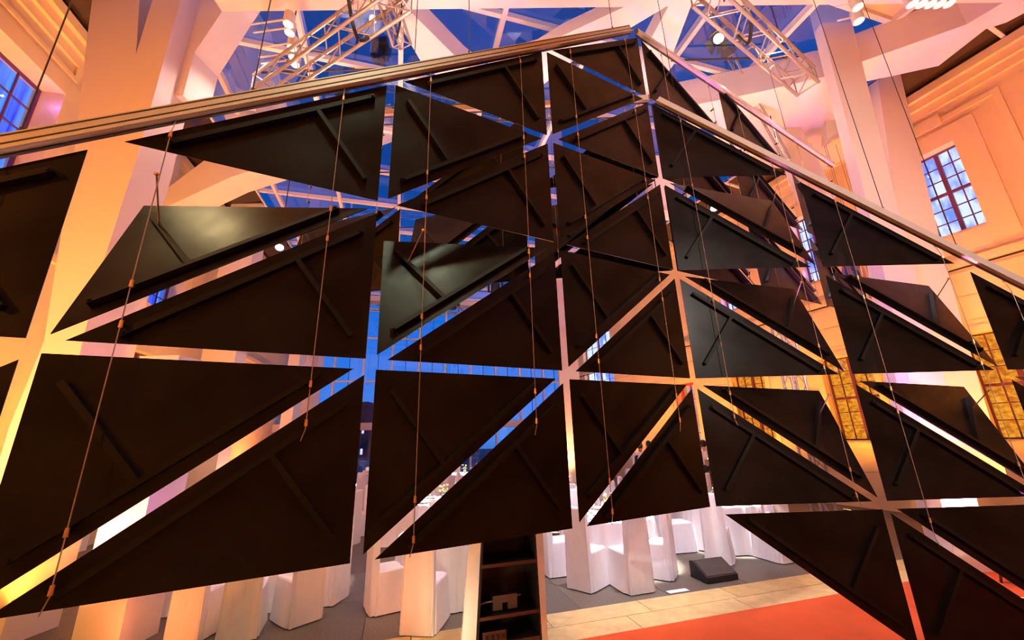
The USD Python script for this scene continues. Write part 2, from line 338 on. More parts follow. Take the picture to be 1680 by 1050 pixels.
for k in range(9):                                       # courses of the banded ground floor
    z0 = .35 + k * (zs - .45) / 9; z1 = z0 + (zs - .45) / 9 - .022
    band = rect(-14, z0, 9.7, z1).difference(hr.buffer(.14, join_style=2))
    for one in getattr(band, 'geoms', [band]):
        if one.area > .02: wr.part('stone_course', WR.slab(one, 0, .025), plaster_l)
for a, b in wins_r:
    for q0, q1, z0, z1, u in ((a, b, zb, zt, .42), (a - .18, b + .18, lz0, lz1, .16)):
        wr.part('window_surround', WR.slab(rect(q0 - u, z0 - u, q1 + u, z1 + u).difference(rect(q0 - .0, z0 - .0, q1 + .0, z1 + .0)), 0, .05), plaster_l)
    u = .9
    wr.part('wall_panel', WR.slab(rect(a - u, zs + .35, b + u, 9.1).difference(rect(a - u + .12, zs + .47, b + u - .12, 8.98)), 0, .035), plaster_l)
    wr.part('lintel_panel', WR.slab(rect(a + .05, zt + .52, b - .05, zt + .82), .035, .075), plaster_l)
    wr.part('apron_panel', WR.slab(rect(a, zs + .52, b, zb - .48), .0, .045), plaster_l)
ups = ['nearest upper window in the right wall, pale blue panes, partly behind pink pillar', 'second upper window in the right wall, seen between black triangles', 'far upper window in the right wall, behind the black triangles', 'right wall upper window just outside the right picture edge']
los = ['nearest lower window in the right wall, glowing golden, by the right picture edge', 'second lower window in the right wall, glowing golden between black triangles', 'far lower window in the right wall, glowing golden behind the triangles', 'right wall lower window just outside the right picture edge']
for k, (a, b) in enumerate(wins_r):
    window(WR, a, b, zb, zt, pale_room, ups[k])
    window(WR, a - .18, b + .18, lz0, lz1, gold_room, los[k])
window(WR, *[win5[0], win5[1]], win5[2], win5[3], pale_room, 'pale window at the far end of the right wall beside the white column', rows=6)
# arched doorway with its fan light
ND[0] += 1
t = Thing('door_1', 'arched doorway with a spoked fan light deep in the right wall', 'door', WR.p(ac, 0, -.6), kind='structure')
g = G(); zc = ztop - ar
for k in range(24):
    x0, x1 = np.pi * k / 24, np.pi * (k + 1) / 24
    g.bar(WR.p(ac + (ar - .06) * math.cos(x0), zc + (ar - .06) * math.sin(x0), -.6), WR.p(ac + (ar - .06) * math.cos(x1), zc + (ar - .06) * math.sin(x1), -.6), .06, .1, WR.n)
t.part('arch_frame', g, black)
for x in np.linspace(0, np.pi, 7)[1:-1]:
    t.part('spoke', G().bar(WR.p(ac, zc, -.6), WR.p(ac + (ar - .08) * math.cos(x), zc + (ar - .08) * math.sin(x), -.6), .035, .04, WR.n), black)
t.part('fan_ring', G().path([WR.p(ac + .45 * ar * math.cos(x), zc + .45 * ar * math.sin(x), -.6) for x in np.linspace(0, np.pi, 13)], .02), black)
t.part('door_head', WR.bar(arch[0], arch[1], zc - .07, zc + .05, -.65, -.55), black)
for q0, q1 in ((arch[0], ac - .01), (ac + .01, arch[1])):
    d = t.part('door_leaf', WR.slab(rect(q0, .02, q1, zc - .07).difference(rect(q0 + .1, .9, q1 - .1, zc - .2)), -.64, -.58), dark_wood)
    t.part('door_glass', WR.bar(q0 + .1, q1 - .1, .9, zc - .2, -.62, -.61), wall_glass)
t.part('lit_room', WR.bar(arch[0] - .3, arch[1] + .3, 0, ztop + .1, -1.1, -1.05), gold_room)
t = Thing('door_2', 'tall glazed red door standing open at the far end of the right wall', 'door', WR.p(door2[0], 0, -.4), kind='structure')
red = M('red_door_paint', (.55, .06, .03), .5); ND[0] += 1
t.part('door_frame', WR.slab(rect(door2[0], 0, door2[1], door2[3]).difference(rect(door2[0] + .09, 0, door2[1] - .09, door2[3] - .09)), -.45, -.35), red)
for k in range(1, 6): t.part('glazing_bar', WR.bar(door2[0] + .09, door2[1] - .09, k * door2[3] / 6 - .02, k * door2[3] / 6 + .02, -.42, -.38), red)
t.part('mullion', WR.bar((door2[0] + door2[1]) / 2 - .03, (door2[0] + door2[1]) / 2 + .03, 0, door2[3], -.42, -.37), red)
t.part('door_glass', WR.bar(door2[0], door2[1], 0, door2[3], -.41, -.40), wall_glass)
t.part('lit_room', WR.bar(door2[0] - .3, door2[1] + .3, 0, door2[3] + .1, -.9, -.85), room_mat('lit_room_pink', (.8, .32, .25), (1, .62, .5), .7, 2, (1, 1, 1)))

# ---- left wall
s0, ztl = WL.st(103, 154); sml, _ = WL.st(40, 117)
hwl = abs(s0 - sml) + .12
wl_w = [(s0 - 2 * hwl, s0), (s0 + 3.4, s0 + 3.4 + 2 * hwl), (s0 + 7.6, s0 + 7.6 + 2 * hwl)]
zbl = ztl - 3.0
hl = unary_union([rect(a, zbl, b, ztl) for a, b in wl_w] + [rect(a, 1.2, b, 4.4) for a, b in wl_w])
wl = Thing('wall_left', 'amber lit ochre plaster wall of the left wing with moulded panels', 'wall', WL.p(0, 0, 0), kind='structure')
wl.part('plaster', WL.slab(rect(-14, 0, 17.5, 10.02).difference(hl), -.7, 0), plaster)
for z0, z1, d in ((9.35, 9.55, .06), (9.55, 9.75, .14), (9.75, 9.95, .24)): wl.part('cornice_step', WL.bar(-14, 17.4, z0, z1, 0, d), plaster_l)
wl.part('string_course', WL.bar(-14, 17.4, zs, zs + .16, 0, .09), plaster_l)
for a, b in wl_w:
    wl.part('lintel_panel', WL.slab(rect(a + .0, ztl + .42, b + .15, ztl + .95).difference(rect(a + .1, ztl + .5, b + .05, ztl + .87)), 0, .05), plaster_l)
    wl.part('window_surround', WL.slab(rect(a - .35, zbl - .35, b + .35, ztl + .3).difference(rect(a, zbl, b, ztl)), 0, .05), plaster_l)
lf = ['upper window in the left wall with deep blue panes, at the left picture edge', 'second upper window in the left wall, behind the big left column', 'far upper window in the left wall, behind the columns']
for k, (a, b) in enumerate(wl_w):
    window(WL, a, b, zbl, ztl, blue_room, lf[k], depth=.34)
    window(WL, a, b, 1.2, 4.4, gold_room, ['lower', 'second lower', 'far lower'][k] + ' window in the left wall, glowing behind the black triangles', rows=8)

for wall, ws, y0, y1 in ((WR, wins_r[:3], zb, zt), (WL, wl_w, zbl, ztl)):        # unseen small blue lamps, placed to tint the window recesses
    for a, b in ws:
        for z in (y0 + .35, y1 - .35): spot(wall.p(b - .12 if wall is WR else b - .15, z, -.02), -wall.n, (.30, .16, 1), 5, cone=95, rad=.02)
# ---- unseen back wall, placed to block sky light and reflect amber, floor, carpet
single('unseen_wall_back', 'unseen ochre plaster wall behind the viewpoint, blocks sky light and reflects amber', 'wall', G().box((1, -6.2, 5.0), (34, .4, 10.0)), plaster, kind='structure')
E1, E2 = azim(16), azim(106)
fl = Thing('floor', 'grey granite slab floor of the hall with a limestone border', 'floor', (0, 6, 0), kind='structure')
fl.part('screed', G().frame((0, 10, -.12), E1 * 26, E2 * 24, UP * .07), groove_m)
o_edge = np.array([.37, 5.49, 0]); v_edge = float(o_edge @ E2)
v_in = float(np.array([2.56, 5.39, 0]) @ E2)             # carpet edge
us, vs = [-9.0 + 1.25 * k for k in range(17)], [v_edge + 1.25 * k for k in range(6)]
rng = random.Random(3)
for i in range(len(us) - 1):
    for j in range(len(vs) - 1):
        c = E1 * (us[i] + us[i + 1]) / 2 + E2 * (vs[j] + vs[j + 1]) / 2
        fl.part('granite_slab', G().frame(c + UP * -.025, E1 * .6225, E2 * .6225, UP * (.025 + rng.uniform(-.001, .001))), rng.choice([granite, granite, granite2]))
fl.part('far_granite', G().frame(E2 * ((vs[-1] + 30) / 2) + UP * -.0255, E1 * 22, E2 * ((30 - vs[-1]) / 2), UP * .025), granite)
for k in (0, 1): fl.part('side_granite', G().frame(E1 * (-15.5 if k == 0 else 16) + E2 * ((v_edge + vs[-1]) / 2) + UP * -.0255, E1 * (6.5 if k == 0 else 5.0), E2 * ((vs[-1] - v_edge) / 2), UP * .025), granite)
vm = (v_edge + v_in) / 2
for row, (v0, v1) in enumerate(((vm, v_edge), (v_in - .5, vm))):
    u = -11.0 - row * .7
    while u < 12:
        L = rng.choice([1.25, 1.4, 1.5]); c = E1 * (u + L / 2) + E2 * (v0 + v1) / 2
        fl.part('limestone_slab', G().frame(c + UP * (-.022), E1 * (L / 2 - .004), E2 * ((v1 - v0) / 2 - .004), UP * .026), rng.choice([lime, lime2])); u += L
fl.part('near_limestone', G().frame(E2 * ((v_in - .5 - 12) / 2) + UP * -.025, E1 * 20, E2 * ((v_in - .5 + 12) / 2), UP * .025), lime)
ca = G().frame(E1 * 4.6 + E2 * (v_in - 2.2) + UP * .007, E1 * 3.9, E2 * 2.2, UP * .006)
single('carpet', 'orange red carpet on the limestone in front of the tables', 'carpet', ca, carpet)
single('garden_ground', 'dark ground of the garden outside the glass front', 'ground', G().box((-10, 62, -.4), (150, 74, .3)), city_dark, kind='structure')

# ---- glass front
fa = Thing('wall_far', 'tall glass front of the hall with slim white mullions, dusk sky behind', 'glass wall', FA.p(0, 0, 0), kind='structure')
s643 = FA.st(643, 600)[0]; s597 = FA.st(597, 600)[0]; mp = s643 - s597
f0, f1 = -5.2, 11.6
zz = [0.05, 2.72, FA.st(620, 626)[1], FA.st(620, 555)[1], 9.87]
k0 = math.ceil((f0 - s643) / mp); k1 = math.floor((f1 - s643) / mp)
for k in range(k0, k1 + 1):
    fa.part('mullion', FA.bar(s643 + k * mp - .05, s643 + k * mp + .05, 0, 9.9, -.08, .08), white)
    if k < k1:
        fa.part('glass_joint', FA.bar(s643 + (k + .5) * mp - .012, s643 + (k + .5) * mp + .012, 2.9, 9.9, -.02, .02), black)
        for z0, z1 in zip(zz[:-1], zz[1:]):
            for q in (0, .5): fa.part('pane', FA.bar(s643 + (k + q) * mp + .03, s643 + (k + q + .5) * mp - .03, z0 + .03, z1 - .03, -.006, .006), wall_glass)
for z in zz[2:4]: fa.part('transom', FA.bar(f0, f1, z - .045, z + .045, -.05, .05), white)
fa.part('door_header', FA.bar(f0, f1, 2.62, 3.0, -.15, .15), white)
fa.part('top_beam', FA.bar(f0, f1, 9.85, 10.12, -.25, .25), white)

# ---- glass roof: bars and panes in the building's own grid
ce = Thing('ceiling', 'glass roof of square panes on white bars, deep blue dusk above', 'glass roof', (0, 8, 10.2), kind='structure')
ZR = 10.2; uu = [-2.33 + 1.995 * k for k in range(-7, 10)]; vv = [5.73 + 1.9 * k for k in range(-7, 11)]
for u in uu: ce.part('roof_bar', G().bar(E1 * u + E2 * vv[0] + UP * ZR, E1 * u + E2 * vv[-1] + UP * ZR, .10, .16), white)
for v in vv: ce.part('roof_bar', G().bar(E1 * uu[0] + E2 * v + UP * (ZR + .01), E1 * uu[-1] + E2 * v + UP * (ZR + .01), .09, .13), white)
rng = random.Random(11)
for i in range(len(uu) - 1):
    for j in range(len(vv) - 1):
        c = E1 * (uu[i] + uu[i + 1]) / 2 + E2 * (vv[j] + vv[j + 1]) / 2 + UP * (ZR + .1)
        if vv[j] < 3: ce.part('added_sky_blocker', G().frame(c, E1 * .99, E2 * .94, UP * .03), plaster); continue  # added solid plates out of view, keep blue sky light off the panels
        tx, ty = rng.uniform(-.006, .006), rng.uniform(-.006, .006)
        ce.part('pane', G().frame(c, (E1 + UP * tx) * .975, (E2 + UP * ty) * .93, UP * .006), roof_glass)

# ---- white steel: columns, struts, girders
def steelwork(name, label, pts, plane, val, vec, cat):
    q = [(atY if plane == 'y' else atZ)(x, y, val) for x, y in pts]
    single(name, label, cat, G().prism(q, vec), white, kind='structure')
steelwork('column', 'massive forked white column leaning at the left, lit orange and pink', [(158, -60), (229, -60), (229, 0), (223, 89), (250, 0), (268, -60), (312, -60), (296, 0), (269, 97), (226, 254), (160, 460), (129, 588), (100, 690), (60, 850), (-6, 1068), (-104, 1068), (-30, 850), (15, 700), (72, 560), (123, 243), (140, 86), (151, 0)], 'y', 5.0, (.05, .55, 0), 'column')
steelwork('column_branch', 'pale pink branch of steel rising right of the forked left column', [(300, -60), (420, -60), (377, 0), (319, 86), (300, 157), (262, 157), (292, 0)], 'y', 5.3, (.05, .5, 0), 'steel branch')
steelwork('column', 'salmon lit front pillar at the upper right, seam down its face', [(1316, -60), (1366, -60), (1389, 0), (1460, 288), (1490, 405), (1560, 660), (1640, 960), (1580, 960), (1500, 660), (1440, 405), (1414, 300), (1338, 0)], 'y', 6.4, (0, .22, 0), 'column')
steelwork('column', 'broad pink pillar behind the front pillar, left of the pale window', [(1440, 131), (1477, 119), (1516, 285), (1556, 449), (1602, 612), (1695, 925), (1610, 925), (1520, 612), (1474, 360)], 'y', 7.4, (-.25, .6, 0), 'column')
def column(label, x0, x1, y, Y, d=.5, z1=10.05):
    p, q = atY(x0, y, Y), atY(x1, y, Y)
    single('column', label, 'column', G().frame(np.array([(p[0] + q[0]) / 2, Y + d / 2, z1 / 2]), np.array([(q[0] - p[0]) / 2, 0, 0]), np.array([0, d / 2, 0]), UP * z1 / 2), white, kind='structure')
column('slim cream column just right of the forked left column', 189, 199, 585, 9.0, .3)
column('low white pillar block at the left behind the lowest triangles', 229, 294, 585, 4.8, .5, 3.1)
column('orange lit column glimpsed under the second row of triangles', 330, 386, 585, 12.0, .5)
column('pale column beside the blue windows, left of the glass front', 474, 492, 585, 15.0, .5)
column('peach column beside the blue windows, nearest the glass front', 497, 523, 585, 17.0, .5)
column('white column at the far end, burning yellow in its uplight', 917, 950, 610, 16.0, .6)
steelwork('strut', 'orange lit slanting strut behind the long rail at the upper left', [(362, 33), (345, 53), (332, 69), (369, 193), (374, 212), (430, 212), (409, 143)], 'y', 8.2, (0, .5, 0), 'strut')
steelwork('strut', 'thin cream slanting strut, left leg of the pair by the small downlights', [(370, 20), (388, 20), (386, 60), (409, 105), (432, 150), (455, 212), (428, 212), (410, 140), (372, 42)], 'y', 7.7, (0, .4, 0), 'strut')
steelwork('strut', 'broad cream slanting strut, right leg of the pair by the small downlights', [(387, 20), (424, 20), (446, 128), (468, 212), (444, 212), (404, 94)], 'y', 7.4, (0, .55, 0), 'strut')
steelwork('strut', 'slanting plate in place of grey roof glass between the forked column and orange strut', [(322, 85), (342, 70), (372, 150), (345, 205), (300, 205)], 'y', 9.2, (0, .3, 0), 'strut')  # added plate where only grey roof glass shows
steelwork('strut', 'peach beam low at the left under the first long triangle', [(240, 335), (342, 258), (470, 225), (640, 170), (640, 200), (470, 262), (380, 290), (250, 350)], 'y', 9.0, (0, .7, .0), 'strut')
steelwork('strut', 'mauve slanting strut below the right girder', [(1244, 151), (1279, 146), (1330, 240), (1372, 320), (1318, 320), (1262, 190)], 'y', 8.4, (.25, .5, 0), 'strut')
steelwork('strut', 'lilac cross strut between the mauve strut and the front pillar', [(1296, 205), (1384, 160), (1388, 180), (1316, 218)], 'y', 8.7, (0, .6, 0), 'strut')
steelwork('strut', 'rose plate above the lilac cross strut', [(1290, 176), (1352, 147), (1400, 125), (1400, 150), (1312, 198)], 'y', 9.3, (0, .5, 0), 'strut')
steelwork('strut', 'pale pink hanging plate left of the front pillar', [(1354, 186), (1395, 160), (1395, 205), (1357, 228)], 'y', 8.2, (.1, .3, 0), 'strut')
steelwork('strut', 'pink strut seen through the gap at the fold of the screens', [(1060, 255), (1098, 255), (1112, 345), (1080, 345)], 'y', 9.0, (0, .5, 0), 'strut')
ZG, HG = 9.3, .75
p, q = atZ(364, 19, ZG), atZ(1750, 3, ZG); w = unit(np.cross(UP, q - p))
single('roof_girder', 'long white girder across the very top of the picture', 'girder', G().frame((p + q) / 2 - w * .5 + UP * HG / 2, (q - p) / 2, w * .5, UP * HG / 2), white, kind='structure')
for lab, hg, pts in (('white diagonal girder with a lilac flank at the top centre left', 0.5, [(636, 8), (662, 8), (760, 105), (850, 175), (775, 180), (690, 100)]),
                 ('pink girder running down to the node at the top centre', 0.3, [(883, 83), (926, 57), (1040, 4), (1103, 4), (1081, 18), (1034, 46), (1000, 57), (940, 100), (890, 140), (800, 150), (800, 110)]),
                 ('pale girder steeply crossing behind the short rail at the apex', 0.35, [(1100, 4), (1136, 4), (1106, 83), (1085, 150), (1040, 150), (1062, 75)]),
                 ('rose girder below the blue panes at the upper right', 0.75, [(1120, 176), (1245, 151), (1347, 127), (1392, 120), (1392, 150), (1290, 182), (1130, 215)]),
                 ('wide pink soffit between the short rail and the front pillar', .3, [(1172, 172), (1345, 130), (1402, 124), (1402, 262), (1345, 285), (1175, 262)]),
                 ('long pink girder with a brown flank, top right corner', 0.75, [(1400, 106), (1586, 40), (1646, 4), (1740, -50), (1740, -10), (1651, 37), (1617, 48), (1540, 108), (1477, 122), (1410, 136)])):
    ZG += .02; steelwork('roof_girder', lab, pts, 'z', ZG, (0, 0, hg), 'girder')

# opaque eaves strips by the cornices, reflected wall light put into their brown
eaves_glass = M('brown_reflection', (.05, .025, .008), .12, var=.3, scale=1.5, spec=.9, stretch=(1, 1, 1))
for wall, a0_, a1_, lab in ((WR, -18, 9.5, 'opaque eaves strip above the right wall cornice, reflected wall brown in its colour'), (WL, -9, 17, 'opaque eaves strip above the left wall cornice, reflected wall brown in its colour')):
    t = Thing('eaves_glazing', lab, 'glazing', wall.p(0, 10.04, 0), kind='structure')
    k = a0_
    while k < a1_:
        g = G().prism([wall.p(k, 10.03, .02), wall.p(k + 1.92, 10.03, .02), wall.p(k + 1.92, 10.09, 1.5), wall.p(k, 10.09, 1.5)], UP * .01)
        t.part('pane', g, eaves_glass); t.part('eaves_bar', G().bar(wall.p(k + 1.955, 10.0, .02), wall.p(k + 1.955, 10.06, 1.5), .07, .06), white); k += 1.99
    for d in (.06, .16, 1.5): t.part('eaves_rail', G().bar(wall.p(a0_, 10.0 + d * .04, d), wall.p(a1_, 10.0 + d * .04, d), .05, .05), groove_m if d < 1 else white)
# ================================================================== THE SCREENS OF BLACK TRIANGLES
# Two straight screens cross in plan at the fold: grid lines 1.6 m apart, rows 1.22 m apart
FOLD = np.array([1.86, 4.165, 0.0])
ROW = [1.285 + 1.222 * j for j in range(0, 6)]; ROW = [ROW[0] - 1.23] + ROW      # ROW[j + 1] is node row j; row -1 lies just above the floor
ROW[6] = 7.28
def row(j): return ROW[j + 1]
ORD = ['bottom', 'second', 'third', 'fourth', 'fifth', 'sixth']
COLN = ['first', 'second', 'third', 'fourth', 'fifth', 'sixth']
class Screen:
    def __init__(s, deg, step, toward):
        s.t = azim(deg); s.step = step; s.n = np.array(toward, float)            # n points to the viewer
    def p(s, c, z, d=0): return FOLD + s.t * c * s.step + UP * z + s.n * d
nA = np.array([math.sin(math.radians(28)), -math.cos(math.radians(28)), 0])
SA = Screen(208, 1.6, nA)                                # front left: columns run from the fold towards the viewer
SB = Screen(0.8, 1.655, (0, -1, 0))                      # front right
SC = Screen(28, 1.6, nA)                                 # rear right: the left screen carried on beyond the fold
SD = Screen(174, 1.62, (-.10, -.995, 0))                 # rear left
def rot(v, k, a): return v * math.cos(a) + np.cross(k, v) * math.sin(a) + k * (k @ v) * (1 - math.cos(a))

def panel(S, corner, h0, h1, label, group, tilt=0.0, rod=None):
    """A triangular steel sheet with its right angle at corner; a rib along the long edge and a spine towards the right angle."""
    C, P, Q = (S.p(*x) for x in (corner, h0, h1)); n = S.n
    if tilt:
        k = unit(Q - P); a = math.radians(tilt)
        foot = P + k * ((C - P) @ k); r1, r2 = rot(C - foot, k, a), rot(C - foot, k, -a)
        C0 = C; C = foot + (r1 if r1 @ S.n < 0 else r2)
    n = unit(np.cross(P - C, Q - C)); n = n if n @ S.n > 0 else -n
    a, b, c = np.linalg.norm(P - Q), np.linalg.norm(Q - C), np.linalg.norm(C - P)
    inc = (C * a + P * b + Q * c) / (a + b + c); area = np.linalg.norm(np.cross(P - C, Q - C)) / 2; inr = 2 * area / (a + b + c)
    k = 1 - .036 / inr
    c2, p2, q2 = (inc + (x - inc) * k for x in (C, P, Q))
    t = Thing('triangle_panel', label, 'panel', inc, group=group)
    g = G().prism([c2 - n * .003, p2 - n * .003, q2 - n * .003], n * .006)
    t.part('sheet', g, steel)
    h = unit(q2 - p2); L = np.linalg.norm(q2 - p2); inw = unit(c2 - p2 - h * ((c2 - p2) @ h))
    off = inw * .088 + n * .022
    er = t.part('edge_rib', G().bar(p2 + h * L * .10 + off, q2 - h * L * .10 + off, .032, .042, n), rib_m)
    foot = p2 + h * ((c2 - p2) @ h); top = c2 - foot; Lt = np.linalg.norm(top)
    t.part('spine_rib', G().bar(foot + inw * .104 + n * .022, foot + top * .80 + n * .022, .032, .042, n), rib_m)
    for e, q in ((.11, p2), (.89, p2)): t.part('bolt', G().tube(p2 + h * L * e + off + n * .02, p2 + h * L * e + off + n * .032, .011, 8), rib_m, sub=er)
    if tilt and rod is not None:
        m = foot + top * .62 + n * .045; e = rod
        t.part('stay_rod', G().tube(m, e, .005, 6), wire_m); t.part('rod_end', G().ball(e, .013), brass)
    return t

def cell(S, c0, j, which, side, screen, tilt=0, rod=False):
    """One square of the grid between column lines c0 and c0 + 1, rows j and j + 1; the diagonal falls away from the fold."""
    col = COLN[c0]; r = ORD[j] if j >= 0 else 'floor'
    if which == 'U': C, P, Q = (c0 + 1, row(j + 1)), (c0 + 1, row(j)), (c0, row(j + 1))
    else: C, P, Q = (c0, row(j)), (c0 + 1, row(j)), (c0, row(j + 1))
    lab = f"{'tilted' if tilt else 'flat'} black triangle, {'upper' if which == 'U' else 'lower'} half of {screen} screen's {r} row, {col} column from the fold"
    panel(S, C, P, Q, lab, 'black triangles of the ' + screen + ' screen', tilt, S.p(c0 + .81, row(j + 1) - .17, .066) if rod else None)

TA, TB = 30, 23
for c0 in range(5):
    top = 5 - c0
    for j in range(0, 5):
        if j + c0 <= 4:
            tl = {(2, 1): TA, (1, 1): TA}.get((c0, j), 0)
            if (c0, j) == (1, 1): tl = 24
            if (c0, j) == (2, 1): tl = 30
            if (c0, j) in ((0, 1), (0, 0), (1, 0), (2, 0)): tl = 0
            if j + c0 < 4: cell(SA, c0, j, 'U', 'left', 'left', tl, rod=(c0 > 0))
            cell(SA, c0, j, 'L', 'left', 'left')
for c0 in range(4):
    for j in range(-1, 4):
        if j + c0 <= 3:
            tl = TB if j in (0, 1, 2) and j + c0 < 3 else 0
            if j == -1 and c0 > 2: continue
            if j + c0 < 3: cell(SB, c0, j, 'U', 'right', 'right', tl if j >= 0 else 0, rod=True)
            if j >= 0 or c0 >= 1: cell(SB, c0, j, 'L', 'right', 'right')
for c0 in range(3):
    for j in (2, 3, 4):
        if (c0, j) == (2, 4): continue
        cell(SC, c0, j, 'L', 'rear', 'rear right'); 
        if j < 4 and not (c0 == 2 and j == 3): cell(SC, c0, j, 'U', 'rear', 'rear right', 30)
for c0 in range(3):
    for j in (2, 3):
        if j == 3 and c0 == 2: continue
        cell(SD, c0, j, 'L', 'rear', 'rear left')
        if j == 2: cell(SD, c0, j, 'U', 'rear', 'rear left', 18)

# ---- rails
def rail(name_label, P, Q, n, slots=()):
    P, Q = np.asarray(P, float), np.asarray(Q, float)
    d = unit(Q - P); u = unit(np.cross(n, d)); u = u if u[2] > 0 else -u
    t = Thing('hanging_rail', name_label, 'rail', (P + Q) / 2)
    pf = t.part('profile', G().bar(P, Q, .05, .085, u), alu)
    f = n * .0255
    for o in slots: t.part('slot', G().bar(P + f + u * o, Q + f + u * o, .003, .007, u), groove_m, sub=pf)
    t.part('lip', G().bar(P - u * .049 + n * .018, Q - u * .049 + n * .018, .05, .011, u), alu)
    t.part('track', G().bar(P - u * .052 - n * .012, Q - u * .052 - n * .012, .022, .018, u), groove_m)
    for e in (P, Q): t.part('end_cap', G().bar(e - d * .004, e + d * .004, .056, .09, u), groove_m)
    return P, Q
def pl(S, x, y): return on_plane(x, y, FOLD + S.n * .03, S.n)
RA = rail('long aluminium rail rising from the left picture edge to the apex', pl(SA, -160, 267), pl(SA, 1032, 48), SA.n, (.030, -.014))
RB = rail('aluminium rail falling from below the apex to the right picture edge', pl(SB, 1078, 164), pl(SB, 1760, 506), SB.n)
RC = rail('short thin aluminium rail falling behind the right screen from the apex', pl(SC, 1044, 52), pl(SC, 1366, 270), SC.n)
RD = rail('rear aluminium rail glimpsed through the gaps behind the left screen', pl(SD, 1064, 162), pl(SD, 440, 196), SD.n)

# ---- wires with their clamps
def wire(S, R, c, zlow, label, diag, dz=.08):
    P, Q = R; cp, cq = ((x - FOLD) @ S.t / S.step for x in (P, Q)); f = (c - cp) / (cq - cp)
    if not 0 <= f <= 1: return
    ztop = (P + (Q - P) * f)[2] - .06
    d = .066
    a = S.p(c, ztop, .035); b = S.p(c, ztop - .12, d)
    t = Thing('suspension_wire', label, 'wire', S.p(c, zlow, d), group=None)
    t.part('cable', G().path([a, b, S.p(c, (ztop + zlow) / 2, d + .004), S.p(c, zlow, d), S.p(c + .012, zlow - .07, d)], .0032, 5), wire_m)
    t.part('rail_hook', G().bar(a, a + UP * .05, .014, .02, S.n), brass)
    c0 = int(math.floor(c)); fr = c - c0
    t.part('clamp', G().tube(S.p(c, ztop - .16, d), S.p(c, ztop - .12, d), .010, 8, .008), brass)
    for j in range(-1, 6):
        zd = row(min(j, 4)) + (1 - fr) * (row(min(j, 4) + 1) - row(min(j, 4)))
        for o in (.115, -.115):
            z = zd + o
            if zlow - .02 < z < ztop - .25:
                k = t.part('clamp', G().tube(S.p(c, z - .02, d), S.p(c, z + .02, d), .010, 8, .008), brass)
                t.part('clamp_foot', G().bar(S.p(c, z, d), S.p(c, z, .02), .014, .014), rib_m, sub=k)
for c0 in range(5):
    for fr, w in ((.22, 'near'), (.80, 'far')):
        c = c0 + fr; zl = row(0) + (1 - fr) * 1.22 - .15
        if fr > .5: zl = row(0) + (1 - fr) * 1.22 - .14
        wire(SA, RA, c, zl, f"thin suspension wire on the left screen, {COLN[c0]} column from the fold, {'fold' if w == 'near' else 'outer'} side", 0)
for c0 in range(4):
    for fr, w in ((.2, 'near'), (.82, 'far')):
        c = c0 + fr; base = 0 if c0 == 0 else -1
        zl = row(base) + (1 - fr) * 1.22 - .14 + (.12 if base < 0 else 0)
        wire(SB, RB, c, max(zl, .2), f"thin suspension wire on the right screen, {COLN[c0]} column from the fold, {'fold' if w == 'near' else 'outer'} side", 0)
for c0 in range(3):
    for fr in (.2, .8): wire(SC, RC, c0 + fr, row(2) + .2, f"thin wire of the rear right screen, {COLN[c0]} column, {'fold' if fr < .5 else 'outer'} side", 0)
    for fr in (.2, .8): wire(SD, RD, c0 + fr, row(2) + .2, f"thin wire of the rear left screen, {COLN[c0]} column, {'fold' if fr < .5 else 'outer'} side", 0)
# dark wires that carry the rails from the roof
for k, (S, R, x, y, lab) in enumerate(((SA, RA, 20, 222, 'dark wire holding the long rail at the left picture edge'), (SA, RA, 404, 150, 'dark wire holding the long rail before the forked column'), (SA, RA, 674, 105, 'dark wire holding the long rail at the top centre left'),
        (SA, RA, 764, 88, 'dark wire holding the long rail at the top centre'), (SA, RA, 1000, 44, 'dark wire holding the long rail near its upper end'), (SB, RB, 1118, 172, 'dark wire holding the right rail near its upper end'), (SB, RB, 1455, 345, 'dark wire holding the right rail before the front pillar'),
        (SB, RB, 1575, 405, 'dark wire holding the right rail before the pale window'), (SC, RC, 1290, 215, 'dark wire holding the short rail at the right'))):
    p = pl(S, x, y); P, Q = R; f = ((p - P) @ (Q - P)) / ((Q - P) @ (Q - P)); p = P + (Q - P) * f
    single('rail_hanger', lab, 'wire', G().tube(p + UP * .04, np.array([p[0], p[1], 10.08]), .004, 5).tube(p + UP * .03, p + UP * .09, .010, 6), groove_m)
# ================================================================== LIGHTING TRUSSES AND LAMPS
def truss(label, P, Q, w=.36, n=None, up=UP):
    P, Q = np.asarray(P, float), np.asarray(Q, float); d = unit(Q - P); sd = unit(np.cross(d, up)) * w / 2; u = unit(np.cross(sd, d)) * w / 2
    t = Thing('truss', label, 'truss', (P + Q) / 2)
    cs = [sd + u, -sd + u, -sd - u, sd - u]
    for o in cs: t.part('chord', G().tube(P + o, Q + o, .03 * min(1, w / .3), 8), truss_m)
    L = np.linalg.norm(Q - P); k = max(2, int(L / .36)); s = (Q - P) / k
    for i in range(k):
        for a in range(4):
            o, o2 = cs[a], cs[(a + 1) % 4]
            p, q = (o, o2) if i % 2 else (o2, o)
            t.part('brace', G().tube(P + s * i + p, P + s * (i + 1) + q, .012 * min(1, w / .3), 5), truss_m)
    if min(P[2], Q[2]) > 4:
        for e in (P * .8 + Q * .2, P * .2 + Q * .8): t.part('hoist_chain', G().tube(e + UP * w * .5, np.array([e[0], e[1], 10.08]), .012, 6), groove_m)
    for e in (P, Q):
        for a in range(4): t.part('end_brace', G().tube(e + cs[a], e + cs[(a + 1) % 4], .012, 5), truss_m)
    return t
ZT = 8.5
T1a, T1b = atZ(430, 147, ZT), atZ(662, -14, ZT)
truss('box truss rising to the top edge left of centre, black cable round it', T1a, T1b)
T2a, T2b = atZ(1322, 134, ZT), atZ(1150, -22, ZT)
